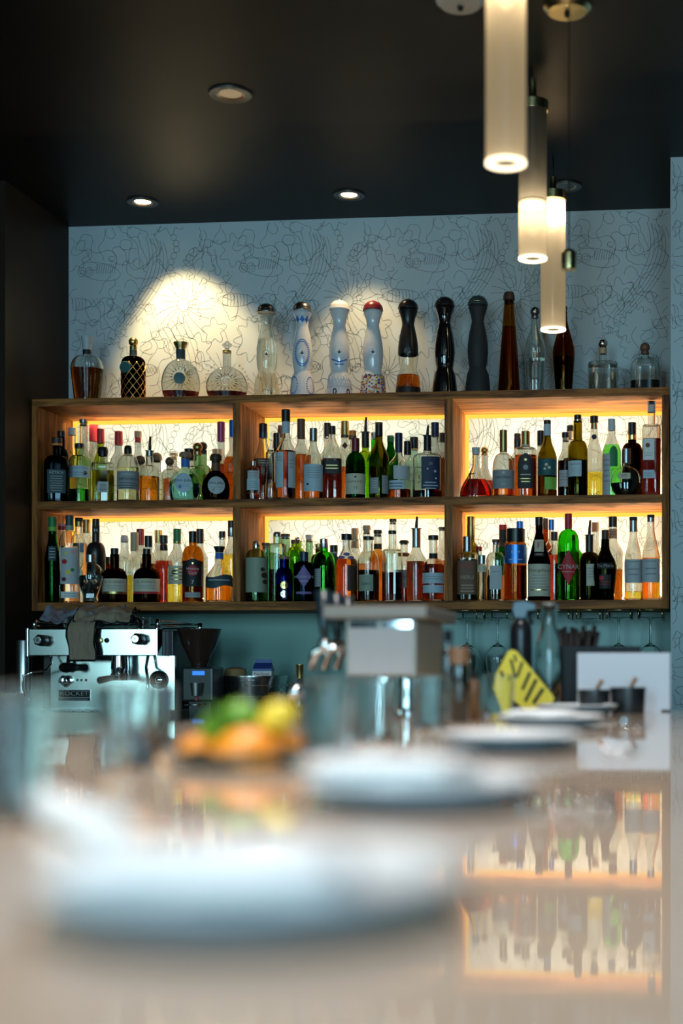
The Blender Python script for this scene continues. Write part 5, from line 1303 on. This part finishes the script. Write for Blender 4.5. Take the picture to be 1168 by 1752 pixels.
cb = thing('cardboard_box', (XAT(20, 5.06), 5.06, .93), 'small tan cardboard box on the counter edge left of the espresso machine', 'box')
mb = MB(); mb.box(-.035, .035, -.035, .045, 0, ZAT(1186, XAT(40, 5.06), 5.06) - .93); mb.obj('box', pm('cardboard', (.30, .20, .11), .8), cb, bevel=.002)

# ------------------------------------------------------------------ things on the bar
# beer tower
q0 = onbar(651, 3.1)
tw = thing('beer_tower', q0, 'chrome beer tap tower with a square end panel and slab top on the bar', 'beer tower', rz=0)
sc_ = F / 3.1
zb0, zb1 = (PY - 1157) / sc_ + .114, (PY - 1060) / sc_ + .114
mb = MB(); mb.box(-.078, .078, 0, .38, zb0, zb1); mb.obj('housing', pm('tower_steel', (.40, .38, .34), .5, .3), tw, bevel=.006)
mb = MB(); mb.box(-.070, .070, -.003, .0, zb0 + .006, zb1 - .020); mb.obj('end_panel', pm('panel_satin', (.40, .385, .385), .6), tw)
mb = MB(); mb.box(-.068, -.006, -.004, 0, zb1 - .018, zb1 - .004); mb.box(.002, .068, -.004, 0, zb1 - .018, zb1 - .004); mb.obj('trim_strip', M_CHROME, tw)
mb = MB(); mb.box(-.125, .105, -.02, .42, zb1 + .002, zb1 + .030); mb.obj('top_slab', pm('slab', (.22, .20, .17), .45), tw, bevel=.006)
for yy in (.05, .32): MB().lathe([(0, 0), (.045, 0), (.045, .008), (.020, .014), (.018, zb0), (0, zb0)], 28, 0, (0, yy, 0)).obj('post', M_CHROME, tw)
for i, yy in enumerate((.02, .14, .26)):
    z0 = zb1 - .06; m_ = MB()
    m_.tube([(-.078, yy, z0), (-.125, yy, z0), (-.150, yy, z0 - .012), (-.158, yy, z0 - .050)], [.011, .012, .011, .009], 14)
    m_.ball((-.128, yy, z0 + .006), .017, 0, 14, 8)
    f_ = m_.obj('faucet', M_CHROME, tw)
    MB().tube([(-.128, yy, z0 + .015), (-.130, yy, z0 + .045), (-.135, yy, z0 + .125)], [.008, .012, .017], 14).obj('tap_handle', pm('handle_teal', (.01, .025, .035), .3), f_)
m_ = MB().tube([(-.19, .0, zb0 - .035), (-.03, .0, zb0 - .035)], .014, 14); m_.ball((-.012, 0, zb0 - .035), .017, 0, 14, 8); m_.ball((-.19, 0, zb0 - .035), .018, 0, 14, 8); m_.tube([(-.012, 0, zb0 - .035), (-.012, .05, zb0 - .02)], .008, 10)
m_.obj('rinse_pipe', M_CHROME, tw)

def bottle_on_bar(name, px, D, wpx, top, label, mt, neckw, sh, capmt, capy, cat='bottle'):
    p = onbar(px, D); k_ = D / F
    z = lambda py: (PY - py) * k_ + .114
    t_ = thing(name, p, label, cat)
    R = wpx / 2 * k_; r = neckw / 2 * k_
    MB().lathe([(0, 0), (R - .001, 0), (R, .002)] + shoulder(R, z(sh), r, z(sh) + (z(capy) - z(sh)) * .6, 'round', 6) + [(r, z(capy)), (0, z(capy))], 24).obj('body', mt, t_)
    MB().lathe([(0, z(capy)), (r * 1.15, z(capy)), (r * 1.15, z(top) - .001), (r, z(top)), (0, z(top))], 20).obj('cap', capmt, t_)
    return t_
bottle_on_bar('bitters_bottle', 766, 3.0, 25, 1078, 'slim black bottle with a dark cap right of the beer tower', pm('dark_bottle', (.006, .010, .007), .06), 13, 1130, M_BLACKP, 1098)
bottle_on_bar('bitters_bottle', 786, 2.92, 33, 1108, 'stout black bottle with a broad brown wooden top right of the beer tower', pm('dark_bottle', (.006, .010, .007), .06), 30, 1142, pm('wood_cap', (.22, .11, .05), .5), 1136)
bottle_on_bar('bitters_bottle', 811, 3.04, 20, 1150, 'small amber brown bottle beside the wooden-topped black one', pm('amber_small', (.16, .07, .02), .15), 10, 1172, M_BLACKP, 1160)

# yellow black-striped card on edge
p = onbar(900, 3.60); k = 3.60 / F
yc = thing('striped_card', p, 'yellow card with slanted black stripes standing on its corner on the bar', 'card')
cx = lambda a: (a - 900) * k
czz = lambda b: (PY + .114 / k - b) * k
m_ = MB()
out_ = [(840, 1166), (846, 1156), (868, 1114), (875, 1111), (883, 1114), (944, 1188), (948, 1196), (942, 1204), (908, 1215), (900, 1216.5)]
m_.prism([(cx(a), czz(b)) for a, b in out_[::-1]], 0, .006, 0)
def bar4(a, b, c, d, w_): 
    dx, dy = c - a, d - b; L = math.hypot(dx, dy); nx, ny = -dy / L * w_, dx / L * w_
    m_.prism([(cx(x_), czz(y_)) for x_, y_ in ((a + nx, b + ny), (c + nx, d + ny), (c - nx, d - ny), (a - nx, b - ny))], -.0012, .001, 1)
for s_ in ((855, 1148, 862, 1158, 2.4), (873, 1128, 881, 1160, 2.2), (893, 1132, 884, 1158, 2.2), (906, 1150, 893, 1180, 2.6), (917, 1162, 898, 1200, 2.8), (929, 1178, 912, 1203, 3.0), (879, 1120, 882, 1132, 1.8)): bar4(*s_)
m_.obj('card', [pm('card_yellow', (.80, .66, .03), .5), M_BLACKP], yc, rot=(-.06, 0, 0))

# spray bottle, clear flask
D_ = 3.70; p = onbar(891, D_); k = D_ / F; z = lambda py: (PY - py) * k + .114
sb = thing('spray_bottle', p, 'black spray bottle with a trigger head behind the yellow striped card', 'spray bottle')
R = 19 * k
MB().lathe([(0, 0), (R - .002, 0), (R, .003)] + shoulder(R, z(1085), .011, z(1060), 'round', 8) + [(.011, z(1056)), (0, z(1056))], 28).obj('body', pm('spray_black', (.012, .014, .018), .3), sb)
m_ = MB(); m_.prism([(-.016, z(1058)), (.014, z(1058)), (.018, z(1046)), (.040, z(1044)), (.040, z(1034)), (.010, z(1028)), (-.018, z(1030)), (-.022, z(1044))], -.012, .012); m_.obj('spray_head', pm('spray_teal', (.05, .12, .16), .35), sb, bevel=.003)
MB().tube([(.026, 0, z(1045)), (.022, 0, z(1056)), (.030, 0, z(1068))], .004, 8).obj('trigger', M_BLACKP, sb)
p = onbar(939, D_)
fb = thing('water_carafe', p, 'clear glass carafe bottle between the spray bottle and the black straws', 'carafe')
R = 24 * k
pr = [(0, 0), (R - .002, 0), (R, .003)] + shoulder(R, z(1120), .021, z(1062), 'slope', 10) + [(.021, z(1040)), (.023, z(1038)), (.023, z(1034))]
MB().lathe(pr + [(max(.001, a - .003), b) for a, b in pr[3:]][::-1] + [(R - .004, .008), (0, .008)], 32).obj('glass_body', G_THIN, fb)
MB().lathe([(0, z(1042)), (.017, z(1042)), (.018, z(1032)), (0, z(1031))], 20).obj('stopper', pm('stopper_pale', (.45, .45, .42), .4), fb)

# straw caddy with black straws
D_ = 3.73; k = D_ / F; z = lambda py: (PY - py) * k + .114
p = onbar(1005, D_)
cd = thing('straw_caddy', p, 'low black caddy for straws behind the white menu board', 'caddy')
w0, w1 = (962 - 1005) * k, (1096 - 1005) * k
m_ = MB(); hz = z(1106)
m_.box(w0, w1, -.028, -.024, 0, hz); m_.box(w0, w1, .024, .028, 0, hz); m_.box(w0, w0 + .004, -.024, .024, 0, hz); m_.box(w1 - .004, w1, -.024, .024, 0, hz); m_.box(w0, w1, -.024, .024, 0, .004); m_.box(w0 + .066, w0 + .070, -.024, .024, 0, hz)
m_.obj('box', M_BLACKP, cd)
for i in range(11):
    f = i / 10
    st_ = thing('straw', p + Vector((w0 + .012 + f * .040, -.016 + .032 * ((i * 7) % 5) / 4, .0055)), 'one of the thick black straws fanned out in the black caddy', 'straw', 'black straws in the caddy')
    MB().tube([(0, 0, 0), ((-.016 + f * .058), 0, z(1076 - 6 * math.sin(i * 2.3)) - .0055)], .0060, 10).obj('tube', M_BLACKP, st_)

# white menu board, black tubs
D_ = 3.60; k = D_ / F; z = lambda py: (PY - py) * k + .114
p = onbar(1066, D_)
mn = thing('menu_board', p, 'plain white menu board standing upright at the far end of the bar', 'menu board')
mb = MB(); mb.box((987 - 1066) * k, (1146 - 1066) * k, 0, .008, .004, z(1117)); mb.obj('panel', pm('menu_white', (.62, .66, .72), .5, var=.02), mn, bevel=.0015)
mb = MB(); mb.box((1000 - 1066) * k, (1130 - 1066) * k, -.004, .02, 0, .0045); mb.obj('foot', pm('menu_white', (.62, .66, .72), .5), mn)
for px, wpx, tp, lb in ((1016, 54, 1180, 'smaller black tub with a wooden stick beside the far plate'), (1074, 60, 1176, 'larger black tub with a wooden stick in front of the white menu board')):
    D_ = 3.47; k = D_ / F; p = onbar(px, D_); r = wpx / 2 * k; h = (PY - tp) * k + .114
    tb_ = thing('black_tub', p, lb, 'tub')
    MB().lathe([(0, 0), (r * .92, 0), (r * .94, .003), (r, h - .008), (r * 1.03, h - .008), (r * 1.03, h), (r * .95, h), (r * .88, .006), (0, .006)], 32).obj('body', pm('tub_black', (.014, .018, .022), .35), tb_)
    s_ = thing('wooden_stick', p + Vector((0, 0, .0075)), 'wooden stick leaning in the ' + ('smaller' if px < 1050 else 'larger') + ' black tub', 'stirring stick')
    MB().tube([(-.02, 0, 0), (.012, 0, h + .002), (.020, 0, h + .016)], [.004, .005, .006], 8).obj('stick', pm('stick_wood', (.30, .15, .07), .6), s_)

# place settings along the bar
M_SLATE = pm('slate_outside', (.10, .175, .23), .25, coat=.2)  # slate blue outer side of the plates, white inside
def plate(x, y, r, label):
    t_ = thing('dinner_plate', (x, y, CT), label, 'plate', 'plates set along the bar')
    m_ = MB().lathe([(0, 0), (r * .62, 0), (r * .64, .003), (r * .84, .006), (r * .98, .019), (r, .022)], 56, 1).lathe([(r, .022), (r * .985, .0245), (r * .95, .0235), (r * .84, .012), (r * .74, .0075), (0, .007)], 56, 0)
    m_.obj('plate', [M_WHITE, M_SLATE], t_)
def napkin(x, y, z0, wx, wy, rz, label, layers=3):
    t_ = thing('napkin', (x, y, z0), label, 'napkin', 'napkins folded on the plates', rz=rz)
    m_ = MB(); n = 14; 
    for L_ in range(layers):
        o_ = .003 * L_
        vs = []; 
        for zz_ in (0, 1):
            for j in range(n + 1):
                for i in range(n + 1):
                    u, v = -1 + 2 * i / n, -1 + 2 * j / n
                    e = 1 - max(abs(u), abs(v)) ** 6 * .6
                    vs.append((u * wx / 2 - o_ + .002 * noise.noise((u * 2, v * 2, L_ + zz_)), v * wy / 2 - o_, L_ * .0075 + zz_ * .0068 * e + (0 if L_ == 0 and zz_ == 0 else .0025 * noise.noise((u * 1.8 + L_, v * 1.8, 4)) + .0012)))
        N_ = (n + 1) ** 2; fs = []
        for j in range(n):
            for i in range(n):
                a = j * (n + 1) + i
                fs.append((a + N_, a + 1 + N_, a + n + 2 + N_, a + n + 1 + N_)); fs.append((a, a + n + 1, a + n + 2, a + 1))
        for i in range(n):
            for (a, b) in ((i, i + 1), ((n + 1) * n + i + 1, (n + 1) * n + i), ((i + 1) * (n + 1), i * (n + 1)), (i * (n + 1) + n, (i + 1) * (n + 1) + n)):
                fs.append((a, b, b + N_, a + N_))
        m_.add(vs, fs)
    m_.obj('cloth', M_CLOTH, t_)
def cutlery(kind, x, y, rz, label):
    t_ = thing(kind, (x, y, CT), label, kind, kind + 's beside the plates', rz=rz)
    hz = .0045
    if kind == 'knife':
        MB().tube([(0, -.10, hz), (0, -.02, hz), (0, .005, hz)], [.0042, .0040, .0036], 10).obj('handle', M_CHROME, t_)
        MB().prism([(-.001, .0), (.001, .0), (.001, .016), (-.001, .016)], 0, .105).obj('blade', M_CHROME, t_, loc=(0, .003, .0))
    else:
        MB().tube([(0, -.10, hz), (0, -.02, hz), (0, .02, hz + .001)], [.0044, .003, .003], 10).obj('handle', M_CHROME, t_)
        m_ = MB(); m_.box(-.011, .011, .018, .045, hz - .0008, hz + .0012)
        for q in range(4): m_.box(-.011 + q * .0064, -.0085 + q * .0064, .044, .088, hz - .0008, hz + .0012)
        m_.obj('tines', M_CHROME, t_)
SET = [(-.190, .635, .100, 'nearest white plate in the blurred foreground, under a folded napkin'),
       (-.203, 1.16, .100, 'second white plate along the bar, under the tall folded napkin'),
       (-.212, 1.94, .100, 'third white plate along the bar, between the tall napkin and the flat one'),
       (-.215, 2.64, .100, 'fourth white plate along the bar, just before the farthest'),
       (-.212, 3.37, .098, 'farthest white plate, beside the black tubs')]
NP = [(.12, .092, .15, 'napkin on the nearest plate, out of focus in the foreground', 3), (.12, .092, -.2, 'thick napkin on the second plate along the bar', 4), (.12, .09, .1, 'napkin on the third plate along the bar', 2), (.125, .085, -.1, 'napkin on the fourth plate along the bar', 3), (.11, .08, .2, 'thin napkin on the farthest plate', 1)]
for (x, y, r, lb), (wx, wy, rz, nl, ly) in zip(SET, NP):
    plate(x, y, r, lb)
    napkin(x - .01, y, CT + .0095, wx, wy, rz, nl, ly)
for i in (1, 2, 3):
    nm = ('second', 'third', 'fourth')[i - 1]
    cutlery('knife', -.080, SET[i][1], .06, 'steel knife right of the %s plate along the bar' % nm)
    cutlery('fork', -.048, SET[i][1] - .01, -.04, 'steel fork right of the %s plate along the bar' % nm)
rn_ = thing('rolled_napkin', (-.40, .93, CT), 'white rolled napkin lying aslant left of the nearest plate', 'napkin', rz=.62)
MB().lathe([(0, -.115), (.010, -.114), (.012, -.108), (.012, .108), (.010, .114), (0, .115)], 20, 0, (0, 0, .0122), axis=(0, 1, 0)).obj('roll', M_CLOTH, rn_)

# drinking glasses
for px, D, w_, lb in ((4, 1.06, 0, 'water glass at the left edge, nearest of the blurred foreground glasses'), (218, 1.60, .5, 'water glass with a bluish gleam behind the rolled napkin'),
                      (560, 1.86, 0, 'water glass left of the third plate'), (640, 2.2, 0, 'water glass right of the fruit, near the beer tower'),
                      (735, 2.62, 0, 'water glass in front of the black bottles'), (852, 3.18, 0, 'water glass in front of the yellow striped card')):
    tumbler(onbar(px, D), lb, 'water glasses on the bar', water=w_, r=.037, h=.095)
for px, D, lb in ((256, 1.98, 'squat glass in front of the espresso machine, foreground'),):
    tumbler(onbar(px, D), lb, 'water glasses on the bar', water=0, r=.036, h=.088)

# fruit garnish
p = onbar(408, 1.62)
ds = thing('garnish_bowl', p, 'shallow dark steel bowl of fruit garnish on the bar', 'bowl')
MB().lathe([(0, 0), (.050, 0), (.052, .002), (.068, .010), (.072, .017), (.070, .018), (.064, .011), (.048, .004), (0, .004)], 44).obj('bowl', pm('bowl_steel', (.20, .19, .15), .25, .8), ds)
M_OR = pm('orange_peel', (.85, .27, .015), .4, var=.1, scale=200)
M_OF = pm('orange_flesh', (.88, .36, .03), .35, var=.2, scale=60)
M_LI = pm('lime_peel', (.16, .34, .02), .35, var=.2, scale=80)
M_LE = pm('lemon_peel', (.85, .62, .04), .4, var=.08, scale=90)
M_LEAF = pm('mint_leaf', (.07, .22, .02), .5, var=.3, scale=60)
def wedge(name, off, r, rot, label, peel, flesh, cat):
    t_ = thing(name, p + Vector(off), label, cat)
    pr = [(r * math.cos(a), -r * math.sin(a)) for a in [math.pi / 2 * q / 8 for q in range(8, -1, -1)]]
    MB().lathe(pr, 28).obj('peel', peel, t_, rot=rot)
    MB().lathe([(r, .0004), (r * .9, .0012), (r * .86, .0006), (0, .001)], 28).obj('flesh', flesh, t_, rot=rot)
wedge('orange_half', (.014, -.018, .004), .042, (math.radians(180), .10, 0), 'orange half lying cut side down at the front of the garnish bowl', M_OR, M_OF, 'orange')
wedge('orange_half', (-.048, -.004, .014), .022, (math.radians(165), -.2, 0), 'small orange half at the left rim of the garnish bowl', M_OR, M_OF, 'orange')
wedge('orange_half', (.048, .030, .022), .018, (math.radians(170), .3, 0), 'small orange half at the right rim of the garnish bowl', M_OR, M_OF, 'orange')
for off, lb in (((-.006, .020, .054), 'lime on top of the heap of garnish'), ((-.034, .026, .040), 'lime at the back left of the garnish bowl'), ((.020, .046, .040), 'lime at the back of the garnish bowl under the lemon')):
    t_ = thing('lime', p + Vector(off), lb, 'lime')
    MB().lathe([(0, -.025), (.004, -.024), (.014, -.018), (.020, -.007), (.0205, 0), (.020, .007), (.014, .018), (.004, .024), (0, .026)], 22).obj('fruit', M_LI, t_, rot=(0, 1.3, off[0] * 40))
t_ = thing('lemon', p + Vector((.040, .020, .056)), 'yellow lemon at the top right of the garnish heap', 'lemon')
MB().lathe([(0, -.026), (.003, -.025), (.006, -.022), (.013, -.015), (.018, -.005), (.018, .005), (.013, .015), (.006, .022), (.003, .025), (0, .026)], 24).obj('fruit', M_LE, t_, rot=(0, 1.2, .5))
t_ = thing('mint_sprig', p + Vector((-.016, .012, .052)), 'green mint sprig draped over the limes in the garnish bowl', 'mint')
m_ = MB(); Rr = random.Random(9)
for q in range(16):
    a, e, L_ = Rr.uniform(0, 6.28), Rr.uniform(-.1, .7), Rr.uniform(.022, .036)
    d = Vector((math.cos(a) * math.cos(e), math.sin(a) * math.cos(e), math.sin(e))); sd = d.cross(Vector((0, 0, 1))).normalized(); o_ = d * .006
    m_.add([o_, o_ + d * L_ * .4 + sd * L_ * .28 + Vector((0, 0, .004)), o_ + d * L_, o_ + d * L_ * .4 - sd * L_ * .28 + Vector((0, 0, .004)), o_ + d * L_ * .45], [(0, 4, 1), (1, 4, 2), (2, 4, 3), (3, 4, 0)])
m_.obj('leaves', M_LEAF, t_, solid=.0006)
